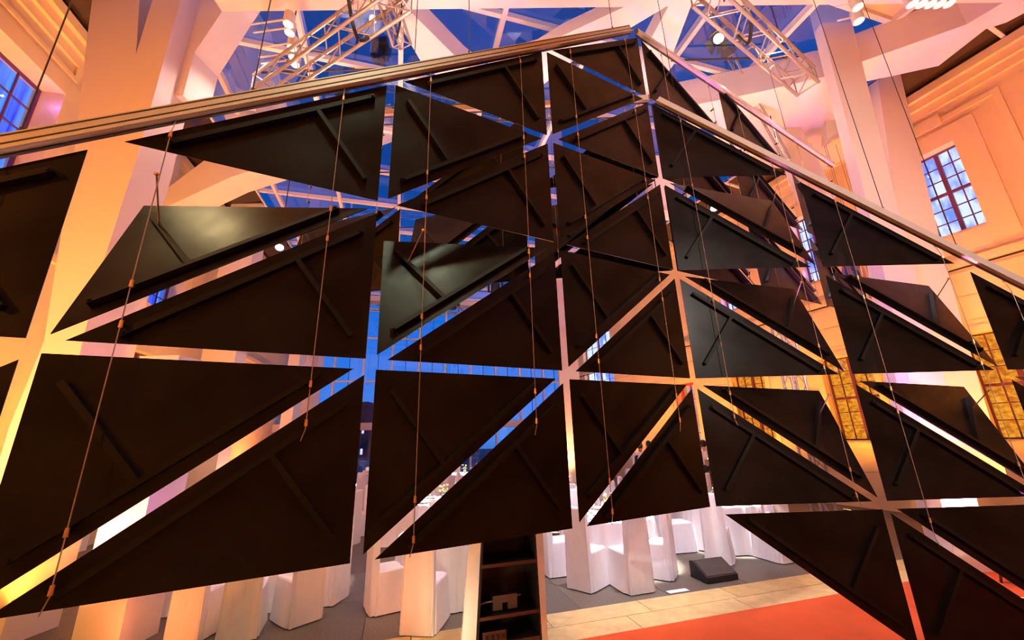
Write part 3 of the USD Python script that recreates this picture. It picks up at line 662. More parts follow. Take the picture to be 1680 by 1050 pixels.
truss('box truss at the upper right with a lamp hung from its end', T2a, T2b)
tw = atY(1180, 90, 9.4)
truss('upright truss tower standing behind the apex of the right rails', (tw[0], 9.4, 0.02), (tw[0], 9.4, 8.6), .30, up=np.array([0, 1.0, 0]))
truss('thin diagonal truss with many little lamps below the upper right truss', atY(1198, 92, 7.2), atY(1292, 262, 8.2), .12)
truss('pale truss behind the top edge of the left screen', atY(600, 128, 11.0), atY(905, 205, 11.6), .32)
truss('small truss meeting the left box truss at the top edge', atZ(636, 2, 8.8), atZ(660, 75, 8.3), .22)
truss('level truss hung in front of the glass front', atY(560, 500, 17.0), atY(760, 510, 17.6), .34)
# black cable loops
def sag(label, p, q, drop, r=.012, n=12):
    p, q = np.asarray(p, float), np.asarray(q, float)
    pts = [p + (q - p) * k / n - UP * drop * math.sin(math.pi * k / n) for k in range(n + 1)]
    single('cable', label, 'cable', G().path(pts, r, 6), black)
sag('black cable bundle drooping from the left box truss', atZ(572, 0, 8.7), atZ(604, 62, 8.2), .35, .03)
sag('black cable loop hanging right of the left box truss', atZ(660, 10, 8.6), atZ(648, 58, 8.2), .3, .015)
sag('black cable bundle drooping from the upper right truss', atZ(1232, 30, 8.7), atZ(1210, 58, 8.2), .35, .03)
sag('thin cable drooping behind the short right rail', atY(1182, 145, 9.0), atY(1235, 172, 9.0), .25, .008)

LAMPS = []
def lamp(name, label, pos, aimv, size=.11, lens=lens_warm, kind='par', group=None):
    pos = np.asarray(pos, float); a = unit(aimv); t = Thing(name, label, 'lamp', pos, group=group)
    L = size * 2.6; b = pos - a * L * .5; e = pos + a * L * .5
    side = unit(np.cross(a, UP) if abs(a[2]) < .98 else np.array([1, 0, 0])); up = np.cross(side, a)
    t.part('barrel', G().tube(b, pos, size * .78, 16, size).tube(pos, e, size, 16), black, smooth=40)
    t.part('rear_cap', G().tube(b - a * size * .5, b, size * .45, 12, size * .7), black)
    t.part('lens', G().tube(e, e + a * .006, size * .86, 20), lens)
    t.part('lens_ring', G().tube(e - a * .01, e + a * .004, size * 1.12, 20), black)
    h = size * 1.35
    yk = t.part('yoke', G().bar(pos + side * h, pos + side * h + UP * h * 1.3, .012, .04, a).bar(pos - side * h, pos - side * h + UP * h * 1.3, .012, .04, a).bar(pos + side * h + UP * h * 1.3, pos - side * h + UP * h * 1.3, .04, .012), black)
    t.part('clamp', G().bar(pos + UP * h * 1.3, pos + UP * (h * 1.3 + .10), .05, .05), black, sub=yk)
    t.part('drop_pipe', G().tube(pos + UP * (h * 1.3 + .10), np.array([pos[0], pos[1], 10.08]), .012, 6), groove_m)
    for k in ((1, -1) if kind == 'par' else ()): t.part('knob', G().tube(pos + side * k * h, pos + side * k * (h + .05), .018, 8), black, sub=yk)
    if kind == 'doors':
        for v, w in ((up, side), (-up, side), (side, up), (-side, up)):
            o = e + v * size * 1.05; t.part('barn_door', G().prism([o - w * size * .9, o + w * size * .9, o + w * size * 1.2 + a * size * 1.5 + v * size * .7, o - w * size * 1.2 + a * size * 1.5 + v * size * .7], v * .004), black)
    return t
toward = lambda p: unit(np.array([0, 0, EYE]) - np.asarray(p))
def lampat(label, x, y, Y, size, lens=lens_warm, kind='par', tilt=(0, 0, 0), name='stage_lamp'):
    p = atY(x, y, Y); lamp(name, label, p, unit(toward(p) + np.array(tilt)), size, lens, kind)
lampat('stage lamp with open barn doors, lit, high right of the apex', 1180, 58, 8.0, .15, lens_warm, 'doors', (-.1, .2, -.5))
lampat('stage lamp hung from the lower end of the upper right truss', 1316, 124, 7.5, .14, lens_warm, 'par', (.5, .3, -.5))
lampat('lit stage lamp just above the middle of the short right rail', 1238, 190, 8.8, .14, lens_white, 'par', (.4, .2, -.3))
lampat('glaring stage lamp in the gap left of the fold, upper of two', 984, 244, 8.5, .13, lens_warm, 'par', (.2, .0, -.2))
lampat('stage lamp in the gap left of the fold, lower of two', 1034, 274, 8.5, .13, lens_white, 'par', (.2, .2, -.6))
lampat('small lit lamp under the long tilted triangle at the left', 459, 401, 9.0, .11, lens_white, 'par', (0, .1, -.8))
lampat('small lit lamp in the gap above the right screen third row', 1170, 337, 8.5, .10, lens_white, 'par', (.2, .1, -.8))
lampat('tiny amber lamp glaring at the fold beside the left screen', 1089, 395, 8.5, .05, lens_amber, 'par', (0, 0, 0))
lampat('small black lamp on the diagonal truss near the short rail', 1262, 205, 8.8, .08, oxide, 'par', (.6, .2, -.4))
lampat('small black lamp at the top end of the diagonal truss', 1197, 86, 8.2, .13, oxide, 'par', (-.8, .3, -.4))
def moving_head(label, x, y, Y, s=.16):
    p = atY(x, y, Y); t = Thing('moving_head', label, 'lamp', p)
    t.part('base', G().box(p + UP * s * 1.5, (s * 1.8, s * 1.8, s * .9)), black)
    for k in (-1, 1): t.part('arm', G().box(p + np.array([k * s * .85, 0, s * .4]), (s * .25, s * .9, s * 1.7)), black)
    t.part('head', G().tube(p + np.array([0, .0, s * .7]), p - UP * s * .9, s * .5, 14, s * .66), black, smooth=40)
    t.part('lens', G().tube(p - UP * s * .9, p - UP * s * .93, s * .58, 16), oxide)
    t.part('hook', G().bar(p + UP * s * 1.9, p + UP * s * 2.8, .04, .06), black)
    t.part('drop_pipe', G().tube(p + UP * s * 2.8, np.array([p[0], p[1], 10.08]), .014, 6), groove_m)
moving_head('black moving head lamp hanging below the long rail, left of centre', 624, 92, 8.0, .22)
moving_head('black moving head lamp at the very top, left of centre', 592, 8, 7.0, .20)
moving_head('black moving head lamp on the level truss by the glass front', 741, 495, 17.0, .36)
moving_head('black moving head lamp seen in the slit above the fourth lower triangle', 813, 472, 14.0, .30)
moving_head('black moving head lamp behind the top edge of the left screen', 560, 152, 10.5, .20)
# round ceiling downlights on rods
def downlight(label, x, y, group, dx):
    p = atZ(x, y, 8.7); t = Thing('downlight', label, 'lamp', p, group=group)
    t.part('can', G().tube(p, p + UP * .22, .085, 16), white, smooth=40); t.part('lens', G().tube(p - UP * .004, p, .07, 16), lens_warm)
    t.part('rod', G().tube(p + UP * .12, p + np.array([dx, .1, .16]), .015, 6), white)
for k, (x, y) in enumerate(((473, 40), (475, 54), (479, 79), (481, 95), (484, 106))): downlight(f'white can downlight on a rod, {ORD[k] if k else "top"} of the column of five at the upper left', x, y, 'can downlights at the upper left', -.7)
for k, (x, y) in enumerate(((1408, 12), (1409, 35), (1497, 7), (1512, 7), (1527, 7), (1542, 7), (1558, 6))): downlight(f'white can downlight by the top right girder, {["first", "second, lower", "third", "fourth", "fifth", "sixth", "seventh"][k]} from the front pillar', x, y, 'can downlights at the upper right', -.25 if k < 2 else 0)
for k, (Y, lab) in enumerate(((7.0, 'thin black lighting bar under the roof, nearest of five'), (8.05, 'thin black lighting bar under the roof, second of five'), (8.65, 'thin black lighting bar under the roof, third of five'), (10.6, 'thin black lighting bar under the roof, fourth of five'), (14.0, 'thin black lighting bar under the roof, fifth of five'))):
    single('lighting_bar', lab, 'bar', G().tube((-5.5, Y, 10.09), (6.8, Y, 10.09), .022, 8), groove_m)
# unseen par cans on the floor round the uplights
for k, (p, d, c, w) in enumerate(UNSEEN_UPLIGHTS):
    p = np.array(p); a = unit(d); where = f'{"left" if p[0] < -2 else "right" if p[0] > 2.5 else "middle"} of the hall, {["nearest", "second", "third", "fourth", "fifth", "sixth", "seventh", "eighth", "ninth", "tenth", "eleventh", "twelfth"][sum(1 for q, *_ in UNSEEN_UPLIGHTS if (q[0] < -2) == (p[0] < -2) and (q[0] > 2.5) == (p[0] > 2.5) and q[1] < p[1])]} to the viewer'
    t = Thing('unseen_uplight', 'unseen black par can standing on the floor, ' + where, 'lamp', (p[0], p[1], 0))
    b = p - a * .20
    t.part('housing', G().lathe([(.0, 0), (.07, 0), (.10, .05), (.10, .17), (.092, .17), (.085, .10), (0, .10)], 16, (0, 0, 0)), black, local=True, smooth=40) if False else t.part('housing', G().tube(b - a * .02, p - a * .06, .075, 14, .10), black, smooth=40)
    t.part('lens', G().tube(p - a * .06, p - a * .055, .09, 14), {AMBER: lens_amber, SALMON: lens_amber, PURPLE: lens_purple}.get(c, lens_amber))
    sx = unit(np.cross(a, [0, 1, 0.1])) * .13
    t.part('bracket', G().bar(p - a * .12 + sx, np.array([p[0] + sx[0], p[1] + sx[1], .01]), .012, .03).bar(p - a * .12 - sx, np.array([p[0] - sx[0], p[1] - sx[1], .01]), .012, .03).bar(np.array([p[0] + sx[0], p[1] + sx[1], .008]), np.array([p[0] - sx[0], p[1] - sx[1], .008]), .03, .012), black)

# ================================================================== BANQUET TABLES AND COVERED CHAIRS
def skirt(levels, per, seed, amp, cap=True, ripple=0, kf=14):
    """A cloth tube through (half width, half depth, y offset, z) rectangles with rounded corners, folds growing downwards."""
    v, n = [], per; ang = np.arange(n) * 2 * np.pi / n
    z0, z1 = levels[0][3], levels[-1][3]
    for (a, b, oy, z) in levels:
        ex = .13; x = np.sign(np.cos(ang)) * np.abs(np.cos(ang)) ** ex * a; y = np.sign(np.sin(ang)) * np.abs(np.sin(ang)) ** ex * b
        f = (z0 - z) / max(z0 - z1, 1e-6)
        d = (fbm(np.c_[np.cos(ang) * 3.2, np.sin(ang) * 3.2, np.full(n, z * 1.6)] + seed * 7.3, 3, seed) - .5) * 2 * amp * (.25 + f)
        nx, ny = np.cos(ang), np.sin(ang)
        v.append(np.c_[x + nx * d, y + ny * d + oy, np.full(n, z)])
    f = []
    for k in range(len(levels) - 1):
        for i in range(n):
            j = (i + 1) % n; f += [(k * n + j, k * n + i, k * n + n + i), (k * n + j, k * n + n + i, k * n + n + j)]
    v = np.vstack(v)
    if cap:
        v = np.vstack([v, v[:n].mean(0) + [0, 0, .006]]); f += [(i, (i + 1) % n, len(v) - 1) for i in range(n)]
    return v, np.array(f)
def make_chair(label, group, seed):
    t = Thing('covered_chair', label, 'chair', (0, 0, 0), group=group)
    lv = [(.168, .205, .03, .478), (.182, .218, .03, .462)] + [(.184 + .022 * k / 8, .220 + .026 * k / 8, .03, .45 - .437 * k / 8) for k in range(9)]
    t.part('seat_cover', skirt(lv, 72, seed, .026), cloth2, smooth=50, local=True)
    lb = [(.158, .030, -.225, 1.04), (.166, .040, -.222, 1.02)] + [(.168 + .018 * k / 10, .042 + .006 * k / 10, -.222 + .012 * k / 10, 1.0 - .988 * k / 10) for k in range(11)]
    t.part('back_cover', skirt(lb, 60, seed + 5, .016), cloth2, smooth=50, local=True)
    t.part('seam', G().path([np.array([-.186, -.262, .02]), np.array([-.17, -.262, .99])], .004, 5).path([np.array([.186, -.262, .02]), np.array([.17, -.262, .99])], .004, 5), cloth2, local=True)
    return t
CH = []
CH_N = [0]
def chair(p, face, label, group=None):
    """face: azimuth that the sitter looks to, in degrees"""
    k = CH_N[0] % 3; CH_N[0] += 1
    if len(CH) < 3:
        t = make_chair(label, group, 3 + len(CH)); CH.append(t)
        x = UsdGeom.Xform(t.prim); x.ClearXformOpOrder(); ops = [o for o in x.GetOrderedXformOps()]
        t.prim.GetAttribute('xformOp:translate').Set(Gf.Vec3d(float(p[0]), float(p[1]), 0))
        x.AddRotateZOp().Set(float(face - 90)); x.SetXformOpOrder([UsdGeom.XformOp(t.prim.GetAttribute('xformOp:translate')), UsdGeom.XformOp(t.prim.GetAttribute('xformOp:rotateZ'))])
        return
    copy(CH[k], (p[0], p[1], 0), face - 90, label, group)
def make_table(label, group):
    t = Thing('banquet_table', label, 'table', (0, 0, 0), group=group)
    n = 120; a = np.arange(n) * 2 * np.pi / n; V = [np.array([[0, 0, .752]])]
    for r, z, am in ((.40, .752, 0), (.67, .751, 0), (.69, .744, 0), (.695, .72, .004), (.70, .6, .010), (.71, .4, .018), (.72, .2, .026), (.735, .012, .034)):
        w = am * (np.sin(a * 17 + np.sin(a * 3) * 2) + .5 * np.sin(a * 29 + 1.3 + np.sin(a * 5)))
        V.append(np.c_[(r + w) * np.cos(a), (r + w) * np.sin(a), np.full(n, z)])
    F = [(0, 1 + i, 1 + (i + 1) % n) for i in range(n)]
    for k in range(len(V) - 2):
        o = 1 + k * n
        for i in range(n):
            j = (i + 1) % n; F += [(o + i, o + n + i, o + n + j), (o + i, o + n + j, o + j)]
    t.part('tablecloth', (np.vstack(V), np.array(F)), cloth, smooth=40, local=True)
    t.part('table_top', G().lathe([(0, .745), (.65, .745), (.65, .715), (0, .715)], 32), black, local=True)
    t.part('pedestal', G().tube((0, 0, .01), (0, 0, .715), .05, 10), black, local=True)
    return t
TB0 = []
def table(x, y, label, group=None):
    if not TB0:
        t = make_table(label, group); TB0.append(t); t.prim.GetAttribute('xformOp:translate').Set(Gf.Vec3d(x, y, 0)); return
    copy(TB0[0], (x, y, 0), 0, label, group)
# table ware, one of each, copied
def make(name, label, cat, group, loc, build):
    t = Thing(name, label, cat, (0, 0, 0), group=group); build(t); t.prim.GetAttribute('xformOp:translate').Set(Gf.Vec3d(*map(float, loc))); return t
PROTO = {}
def ware(kind, loc, rz, label, cat, group, build):
    if kind not in PROTO: PROTO[kind] = make(kind, label, cat, group, loc, build)
    else: copy(PROTO[kind], loc, rz, label, group)
def b_plate(t):
    t.part('dish', G().lathe([(0, .006), (.075, .006), (.085, .008), (.135, .020), (.138, .022), (.138, .018), (.085, .001), (0, .001)], 28), porcelain, smooth=40, local=True)
    t.part('napkin', G().prism([(-.05, -.09, .012), (.05, -.09, .012), (.05, .09, .012), (-.05, .09, .012)], (0, 0, .014)), cloth, local=True)
def b_glass(t):
    t.part('foot', G().lathe([(0, .001), (.034, .001), (.034, .004), (.005, .008)], 16), glassware, smooth=40, local=True)
    t.part('stem', G().tube((0, 0, .006), (0, 0, .095), .004, 8), glassware, local=True)
    t.part('bowl', G().lathe([(.004, .093), (.03, .11), (.042, .14), (.040, .17), (.034, .20), (.033, .20), (.038, .17), (.040, .14), (.028, .112), (0, .097)], 16), glassware, smooth=40, local=True)
def b_flower(t):
    r = random.Random(5)
    t.part('vase', G().lathe([(0, 0), (.05, 0), (.06, .04), (.05, .13), (.045, .13), (.05, .05), (0, .02)], 16), porcelain, smooth=40, local=True)
    for k in range(9):
        a = r.uniform(0, 6.28); q = r.uniform(.02, .12); c = np.array([q * math.cos(a), q * math.sin(a), .19 + r.uniform(0, .12)])
        st = t.part('stem', G().tube((0, 0, .08), c, .003, 5), leaf_m, local=True)
        t.part('blossom', G().ball(c, .028, 1, (1, 1, .75)), flower_m if k % 3 else yellow_m, local=True, sub=st)
    for k in range(8):
        a = r.uniform(0, 6.28); d = np.array([math.cos(a), math.sin(a), .35]); s = np.array([-math.sin(a), math.cos(a), 0])
        b = np.array([0, 0, .14])
        t.part('leaf', G().prism([b, b + d * .08 + s * .025, b + d * .17, b + d * .08 - s * .025], (0, 0, .002)), leaf_m, local=True)
def dress(x, y, words, n=8, off=0, full=True):
    ware('flower_centrepiece', (x, y, .752), off * 20, f'small red flower centrepiece on the {words}', 'flowers', 'flower centrepieces', b_flower)
    if not full: return
    for k in range(n):
        a = math.radians(off + 360 * k / n); c, s = math.cos(a), math.sin(a)
        ware('dinner_plate', (x + .50 * c, y + .50 * s, .753), math.degrees(a), f'white plate with folded napkin on the {words}', 'plate', 'plates on the ' + words, b_plate)
        ware('wine_glass', (x + .30 * c - .06 * s, y + .30 * s + .06 * c, .753), 0, f'clear stemmed wine glass on the {words}', 'glass', 'glasses on the ' + words, b_glass)
# tables that stand in view through the gaps
T1, T2, T3, T4 = (1.52, 7.25), (3.85, 8.25), (-.98, 6.25), (-3.55, 6.35)
table(*T1, 'round table in white cloth right of centre, two covered chairs before it'); dress(*T1, 'near table right of centre', 8, 12)
table(*T2, 'round table in white cloth behind the black wedge speaker'); dress(*T2, 'table behind the wedge speaker', 8, 30)
table(*T3, 'round table in white cloth left of the black lectern'); dress(*T3, 'table left of the lectern', 8, 5)
table(*T4, 'round table in white cloth at the lower left behind the lowest triangle'); dress(*T4, 'lower left table', 8, 20)
def look(p, c): return math.degrees(math.atan2(c[1] - p[1], c[0] - p[0]))
near = [((.96, 6.36), 50, 'covered chair with its back to the viewer just right of the lectern'), ((1.52, 6.24), 108, 'pink lit covered chair, back to the viewer, third from the lectern'),
        ((2.03, 6.70), 150, 'covered chair tucked behind the pink lit chair, right of its table'), ((.62, 6.95), 20, 'covered chair just right of the lectern, seen past the front chair'),
        ((1.1, 7.95), -65, 'covered chair on the far side of the table right of centre, left one'), ((2.05, 7.85), -125, 'covered chair on the far side of the table right of centre, right one'),
        ((2.82, 7.98), 10, 'bluish covered chair left of the table behind the wedge speaker'), ((3.26, 7.32), 60, 'covered chair with its back to the viewer right behind the wedge speaker'),
        ((4.16, 7.32), 112, 'covered chair whose skirt runs behind the lowest right triangle'), ((3.6, 9.05), -75, 'covered chair on the far side of the table behind the wedge speaker'), ((4.7, 8.6), -150, 'covered chair right of the table behind the wedge speaker'),
        ((-1.66, 5.80), 30, 'pink lit covered chair left of the two before the lectern'), ((-1.08, 5.26), 82, 'orange backed covered chair nearest the lectern on its left'),
        ((-.35, 6.75), -150, 'covered chair right behind the lectern, hidden by triangles'), ((-1.25, 7.1), -75, 'covered chair on the far side of the table left of the lectern'),
        ((-2.68, 5.55), 140, 'grey and orange covered chair below the lowest left triangle, foremost right'), ((-2.62, 6.10), 170, 'covered chair just behind the foremost chair at the lower left'),
        ((-3.12, 5.22), 112, 'orange covered chair at the bottom edge, second from the right of its row'), ((-3.62, 5.26), 88, 'orange covered chair at the bottom edge, third from the right of its row'),
        ((-4.35, 5.95), 30, 'amber covered chair at the bottom left, furthest left of its row'), ((-3.7, 7.2), -85, 'covered chair on the far side of the lower left table')]
for p, f, l in near: chair(p, f, l)
far = [((-1.6, 9.4), 'far table behind the centre slit'), ((1.2, 10.4), 'far table behind the fold'), ((3.6, 11.2), 'far table behind the right screen'), ((-4.6, 9.4), 'far table behind the left screen'), ((-7.3, 10.2), 'far table by the left wall'),
       ((-3.0, 12.6), 'second far table behind the centre slit'), ((.2, 13.6), 'table far down the middle'), ((-6.0, 13.2), 'second far table by the left wall'), ((-2.0, 16.4), 'farthest table in the middle'), ((-5.2, 16.4), 'farthest table at the left'), ((.5, 17.6), 'farthest table at the right')]
for k, ((x, y), w) in enumerate(far):
    table(x, y, 'round table in white cloth, ' + w); dress(x, y, w, 8, 17 * k, k < 7)
    for i in range(8):
        a = math.radians(17 * k + 22 + 45 * i); p = (x + 1.06 * math.cos(a), y + 1.06 * math.sin(a))
        chair(p, math.degrees(a) + 180, 'white covered chair at the ' + w, 'covered chairs at the ' + w)

# ================================================================== LECTERN, SPEAKER, SMALL THINGS
LX = np.array([.27, 4.70, 0]); lt, lb = E1, E2           # right front foot of the lectern, its width runs along E1
def lp(u, w, z): return np.array([-.50, 4.62, 0]) + lt * u + lb * w + UP * z
W_, H_, D_ = .80, 1.16, .42
le = Thing('lectern', 'black open backed lectern with shelves and white flared side panels', 'lectern', lp(W_ / 2, D_ / 2, 0))
fl0, fl1 = .0, .07
le.part('inner_side', G().prism([lp(.06, 0, 0.02), lp(.06, D_, .02), lp(.06 + fl1, D_, H_), lp(.06 + fl1, 0, H_)], lt * .02), black)
le.part('inner_side', G().prism([lp(W_ - .06, 0, .02), lp(W_ - .06, D_, .02), lp(W_ - .06 - .03, D_, H_), lp(W_ - .06 - .03, 0, H_)], lt * -.02), black)
le.part('side_panel', G().prism([lp(-.10, -.02, 0), lp(.045, -.02, 0), lp(.045 + fl1, -.02, H_ - .02), lp(.0, -.02, H_ - .02)], lb * .05), white, label='white flared side panel')
le.part('side_panel', G().prism([lp(W_ + .0, -.0, 0), lp(W_ - .06, -.0, 0), lp(W_ - .085, 0, H_ - .06), lp(W_ + .0, 0, H_ - .06)], lb * .05), white, label='right side panel, lit orange')
le.part('front_board', G().prism([lp(.06, D_, .02), lp(W_ - .06, D_, .02), lp(W_ - .08, D_, H_), lp(.12, D_, H_)], lb * .02), black)
shelf_m = M('brown_shelf_edge', (.07, .025, .012), .5)
for z, a, b in ((.03, .08, .08), (.26, .09, .07), (.72, .11, .08), (H_, .12, -.02)):
    s = le.part('shelf', G().prism([lp(a, .0, z), lp(W_ - b, .0, z), lp(W_ - b, D_, z), lp(a, D_, z)], UP * .03), black)
    le.part('shelf_edge', G().prism([lp(a, -.004, z), lp(W_ - b, -.004, z), lp(W_ - b, 0, z), lp(a, 0, z)], UP * .03), shelf_m)
le.part('top_board', G().prism([lp(.10, 0, H_ + .16), lp(W_ + .02, 0, H_ + .16), lp(W_ + .02, D_, H_ + .22), lp(.10, D_, H_ + .22)], UP * .03), black)
le.part('top_side', G().prism([lp(W_ - .01, 0, H_), lp(W_ - .01, D_, H_), lp(W_ - .01, D_, H_ + .22), lp(W_ - .01, 0, H_ + .16)], lt * .02), shelf_m)
bx = Thing('junction_box', 'small grey metal junction box with a cable on a lectern shelf', 'box', lp(.40, .1, .29))
grey_box = M('grey_metal_box', (.12, .10, .085), .4, metal=.5)
bx.part('box_body', G().frame(lp(.38, .12, .40), lt * .13, lb * .04, UP * .035), grey_box)
for k in (-1, 1): bx.part('bracket', G().frame(lp(.38 + k * .08, .115, .335), lt * .05, lb * .03, UP * .034), grey_box)
bx.part('cable', G().path([lp(.12, .1, .37), lp(.18, .12, .375), lp(.25, .12, .38)], .008, 6).path([lp(.51, .12, .40), lp(.56, .12, .405)], .008, 6), wire_m)
sw = Thing('switch_panel', 'small orange lit switch panel at the foot of the lectern', 'panel', lp(.15, .02, .09))
sw.part('plate', G().frame(lp(.24, -.012, .12), lt * .12, lb * .006, UP * .045), shelf_m)
for k in range(4): sw.part('switch', G().frame(lp(.16 + k * .055, -.022, .12), lt * .014, lb * .006, UP * .02), black)
# wedge speaker
c = np.array([2.78, 6.52, 0]); a, b = E1, E2
sp = Thing('wedge_speaker', 'black wedge floor speaker on the granite beside the limestone', 'speaker', c)
prof = [(-.16, .0), (.16, 0), (.16, .10), (.03, .27), (-.14, .16)]
prof = [(-.17, 0), (.17, 0), (.17, .20), (.10, .22), (-.17, .07)]
sp.part('cabinet', G().prism([c - a * .26 + b * x + UP * (z + .008) for x, z in prof], a * .52), black)
nrm = unit(np.cross(a, b * .27 + UP * .15)); m_ = c + b * -.035 + UP * .155
sp.part('grille', G().frame(m_, a * .235, (b * .27 + UP * .15) * .44, nrm * .004), groove_m)
sp.part('badge', G().frame(m_ + nrm * .006, a * .012, unit(b * .27 + UP * .15) * .012, nrm * .002), grey_box)
pp = Thing('paper_sheet', 'white strip of paper lying on the granite before the pink lit chair', 'paper', atZ(1112, 970, 0))
q = atZ(1112, 970, 0); pp.part('sheet', G().frame(q + UP * .004, a * .15, b * .045, UP * .002), porcelain)
# marbled blue picture and its pale neighbour on the far wall
swirl = usdkit.material(stage, '/World/Looks/marbled_blue', {'t': ('geometry', {}), 'w': ('wave_texture', {'scale': .9, 'distortion': 9.0, 'detail': 3.0, 'detail_scale': 1.2}), 'm': ('mapping', {'scale': (2, 2, 2)}), 'r': ('rgb_ramp', {'ramp': [(0, (.01, .02, .12)), (.4, (.03, .10, .5)), (.62, (.05, .15, .62)), (.72, (.6, .5, .5)), (.8, (.03, .08, .4)), (1, (.3, .2, .3))]}), 'p': ('principled_bsdf', {'roughness': .5})},
                        [('t.position', 'm.vector'), ('m.vector', 'w.vector'), ('w.fac', 'r.fac'), ('r.color', 'p.base_color')], surface='p.BSDF')
swirl2 = usdkit.material(stage, '/World/Looks/marbled_rose', {'t': ('geometry', {}), 'w': ('wave_texture', {'scale': .8, 'distortion': 8.0, 'detail': 3.0}), 'r': ('rgb_ramp', {'ramp': [(0, (.5, .3, .6)), (.5, (.9, .75, .8)), (.8, (.35, .3, .75)), (1, (.9, .6, .5))]}), 'p': ('principled_bsdf', {'roughness': .5})},
                        [('t.position', 'w.vector'), ('w.fac', 'r.fac'), ('r.color', 'p.base_color')], surface='p.BSDF')
for lab, mt, pts, Y in (('blue marbled banner hanging behind the right screen third row', swirl, [(1383, 418), (1406, 418), (1422, 490), (1378, 490)], 9.0), ('pale rose marbled banner beside the blue marbled banner', swirl2, [(1410, 420), (1428, 420), (1448, 490), (1426, 490)], 9.1)):
    qs = [atY(x, y, Y) for x, y in pts]; t = Thing('banner', lab, 'banner', np.mean(qs, 0)); t.part('cloth', G().prism(qs, (0, .01, 0)), mt)
    t.part('batten', G().tube(qs[0], qs[1], .02, 8), white); t.part('suspension', G().tube(qs[0], np.array([qs[0][0], qs[0][1], 9.4]), .004, 5).tube(qs[1], np.array([qs[1][0], qs[1][1], 9.4]), .004, 5), groove_m)

# ================================================================== PEOPLE FAR DOWN THE HALL
def hull(parts, h=.035):
    out = manifold3d.Manifold()
    for pts in parts:
        out = out + manifold3d.Manifold.batch_hull([manifold3d.Manifold.sphere(r, 16).translate(tuple(map(float, p))) for p, r in pts])
    m = out.refine_to_length(h).to_mesh(); t = trimesh.Trimesh(m.vert_properties[:, :3], m.tri_verts, process=True)
    trimesh.smoothing.filter_taubin(t, iterations=6); return t.vertices, t.faces
def person(label, loc, face, bend=0.0, vest=False):
    t = Thing('person', label, 'person', (loc[0], loc[1], 0), face - 90)
    J = lambda x, y, z: np.array([x, y, z], float)
    neck, chest, waist, hip = J(0, -.01, 1.46), J(0, 0, 1.28), J(0, 0, 1.08), J(0, 0, .95)
    fwd = bend
    head = J(0, .03 + fwd, 1.62)
    arms = []
    for s in (-1, 1): arms.append((J(s * .185, -.01, 1.40), J(s * .235, .02, 1.13), J(s * .17, .20, .99), J(s * .13, .27, .98)))
    legs = [(J(s * .09, 0, .93), J(s * .10, .02, .50), J(s * .10, -.02, .08), J(s * .11, .12, .035)) for s in (-1, 1)]
    body = [[(head + J(0, 0, .06), .088), (head + J(0, .015, -.055), .066)], [(head, .05), (neck, .052)], [(neck, .05), (chest, .10)]]
    body += [[(head + J(0, .095, .01), .014), (head + J(0, .088, .04), .010)], [(head + J(.082, 0, .01), .02), (head + J(.085, -.01, .03), .02)], [(head + J(-.082, 0, .01), .02), (head + J(-.085, -.01, .03), .02)]]
    for S, E, Wr, H in arms: body += [[(S, .05), (E, .042)], [(E, .042), (Wr, .03)], [(Wr, .028), (H, .035)]] + [[(H + J(k * .018, .0, 0), .011), (H + J(k * .02, .07 - abs(k) * .008, -.02), .009)] for k in (-1.5, -.5, .5, 1.5)] + [[(H + J(-.03 * np.sign(S[0]), -.01, 0), .011), (H + J(-.05 * np.sign(S[0]), .03, -.01), .010)]]
    body += [[(chest, .11), (hip, .10)]]
    for a_, k_, f_, to in legs: body += [[(a_, .075), (k_, .052)], [(k_, .052), (f_, .038)], [(f_, .035), (to, .03)]]
    t.part('body', hull(body, .03), skin, smooth=60, local=True)
    sh = [[(J(-.12, 0, 1.36), .085), (J(.12, 0, 1.36), .085), (J(-.10, .02, 1.05), .10), (J(.10, .02, 1.05), .10)], [(neck + J(0, 0, -.03), .062), (chest, .13)]]
    for S, E, Wr, H in arms: sh += [[(S, .072), (E, .058)], [(E, .058), (Wr, .042)]]
    t.part('shirt', hull(sh), shirt_m, smooth=60, local=True)
    if vest: t.part('waistcoat', hull([[(J(-.11, 0, 1.33), .095), (J(.11, 0, 1.33), .095), (J(-.10, .02, 1.03), .112), (J(.10, .02, 1.03), .112)]]), trouser_m, smooth=60, local=True)
    tr = [[(J(-.08, 0, 1.0), .105), (J(.08, 0, 1.0), .105), (J(-.08, 0, .9), .11), (J(.08, 0, .9), .11)]]
    for a_, k_, f_, to in legs: tr += [[(a_, .10), (k_, .072)], [(k_, .072), (f_, .062)]]
    t.part('trousers', hull(tr), trouser_m, smooth=60, local=True)
    t.part('shoes', hull([[(f_ + J(0, -.03, -.035), .042), (to + J(0, .03, .008), .04)] for a_, k_, f_, to in legs]), black, smooth=60, local=True)
    t.part('hair', hull([[(head + J(0, -.02, .085), .085), (head + J(0, -.035, .03), .082)]], .02), hair_m, smooth=60, local=True)
    for s in (-1, 1): t.part('eye', G().ball(head + J(s * .032, .088, .035), .011), hair_m, local=True)
    t.part('mouth', G().bar(head + J(-.022, .085, -.045), head + J(.022, .085, -.045), .006, .008), M('lips%d' % COUNT.get(('/World', 'person'), 0), (.32, .10, .08), .5), local=True)
def at(x, y, Y): p = atY(x, y, Y); return (p[0], p[1])
person('man in a white shirt and black trousers, back to the viewer, by the fold', at(1155, 735, 12.9), 80)
person('dark haired man in a white shirt beyond the man seen from behind', at(1146, 725, 15.6), 250)
person('man in a dark waistcoat left of the man seen from behind', at(1141, 735, 14.4), 100, vest=True)
person('man in a white shirt partly hidden right of the man seen from behind', at(1170, 728, 14.6), 200)
person('waiter in a white shirt seen in the slit left of the fold, upper', at(1064, 728, 14.6), 100, vest=True)
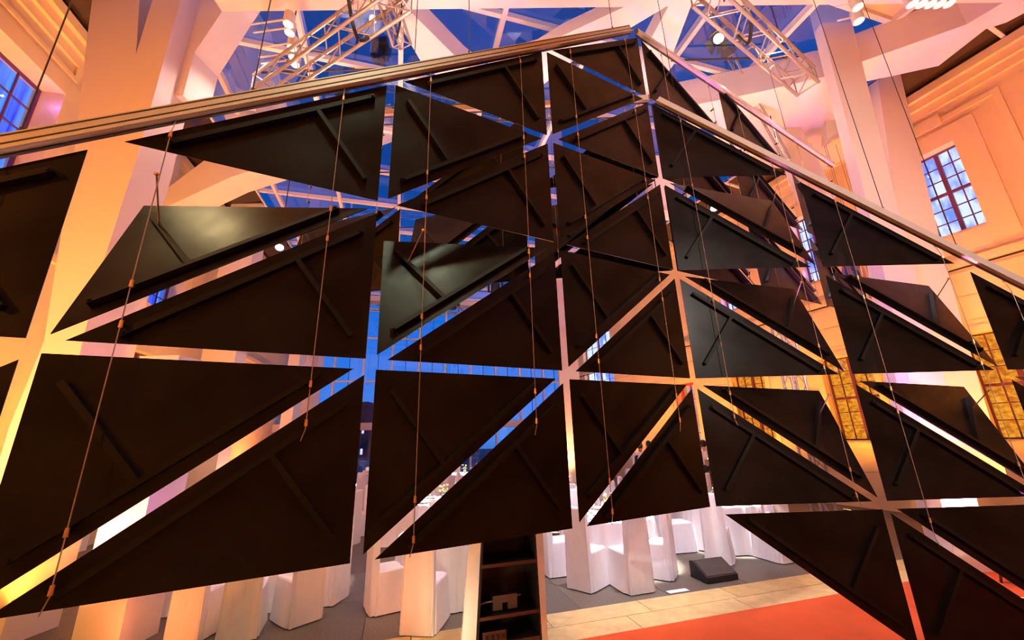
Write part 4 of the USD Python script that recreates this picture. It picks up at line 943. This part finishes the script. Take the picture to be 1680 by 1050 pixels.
person('waiter in a white shirt seen in the slit left of the fold, lower', at(1050, 738, 13.2), 60, vest=True)
person('guest in a white shirt in the far left slit under the glass front', at(668, 738, 19.2), 240)

# ================================================================== THE TOWN OUTSIDE THE GLASS FRONT
def block(label, x0, x1, Y, h, floors, cols, seed, lit=.35):
    r = random.Random(seed); p, q = atY(x0, 690, Y), atY(x1, 690, Y)
    t = Thing('apartment_building', label, 'building', ((p[0] + q[0]) / 2, Y, -.25))
    t.part('walls', G().frame(np.array([(p[0] + q[0]) / 2, Y + 5, h / 2 - .25]), np.array([(q[0] - p[0]) / 2, 0, 0]), np.array([0, 5, 0]), UP * h / 2), city_dark)
    t.part('roof', G().frame(np.array([(p[0] + q[0]) / 2, Y + 5, h + .05]), np.array([(q[0] - p[0]) / 2 + .3, 0, 0]), np.array([0, 5.3, 0]), UP * .3), city_dark)
    cw, fh = (q[0] - p[0]) / cols, h / floors
    for i in range(cols):
        for j in range(floors):
            c = np.array([p[0] + (i + .5) * cw, Y - .03, (j + .55) * fh - .25])
            t.part('window', G().frame(c, (cw * .28, 0, 0), (0, .03, 0), UP * fh * .28), city_lit if r.random() < lit else oxide)
block('apartment house with lit windows beyond the glass front, above the door header', 608, 632, 90, 8.6, 5, 5, 2, .5)
block('long dark apartment house left of the lit one beyond the glass front', 520, 600, 66, 8.0, 5, 12, 4, .25)
block('dark apartment house right of the lit one beyond the glass front', 640, 760, 70, 7.0, 5, 14, 6, .2)
def tree(label, x, Y, h):
    p = atY(x, 690, Y); t = Thing('bare_tree', label, 'tree', (p[0], Y, -.25)); r = random.Random(int(x))
    t.part('trunk', G().tube((p[0], Y, -.25), (p[0], Y, h * .5), .16, 8, .09), oxide)
    for k in range(26):
        z = h * r.uniform(.3, .95); a = r.uniform(0, 6.28); L = h * .22 * (1.15 - z / h)
        t.part('branch', G().tube((p[0], Y, z * .8), (p[0] + L * math.cos(a), Y + L * math.sin(a), z + L * .9), .05, 5, .015), oxide)
tree('bare dark tree before the lit apartment house', 634, 48, 8.5)
tree('bare dark tree left of the lit apartment house', 585, 46, 7.5)
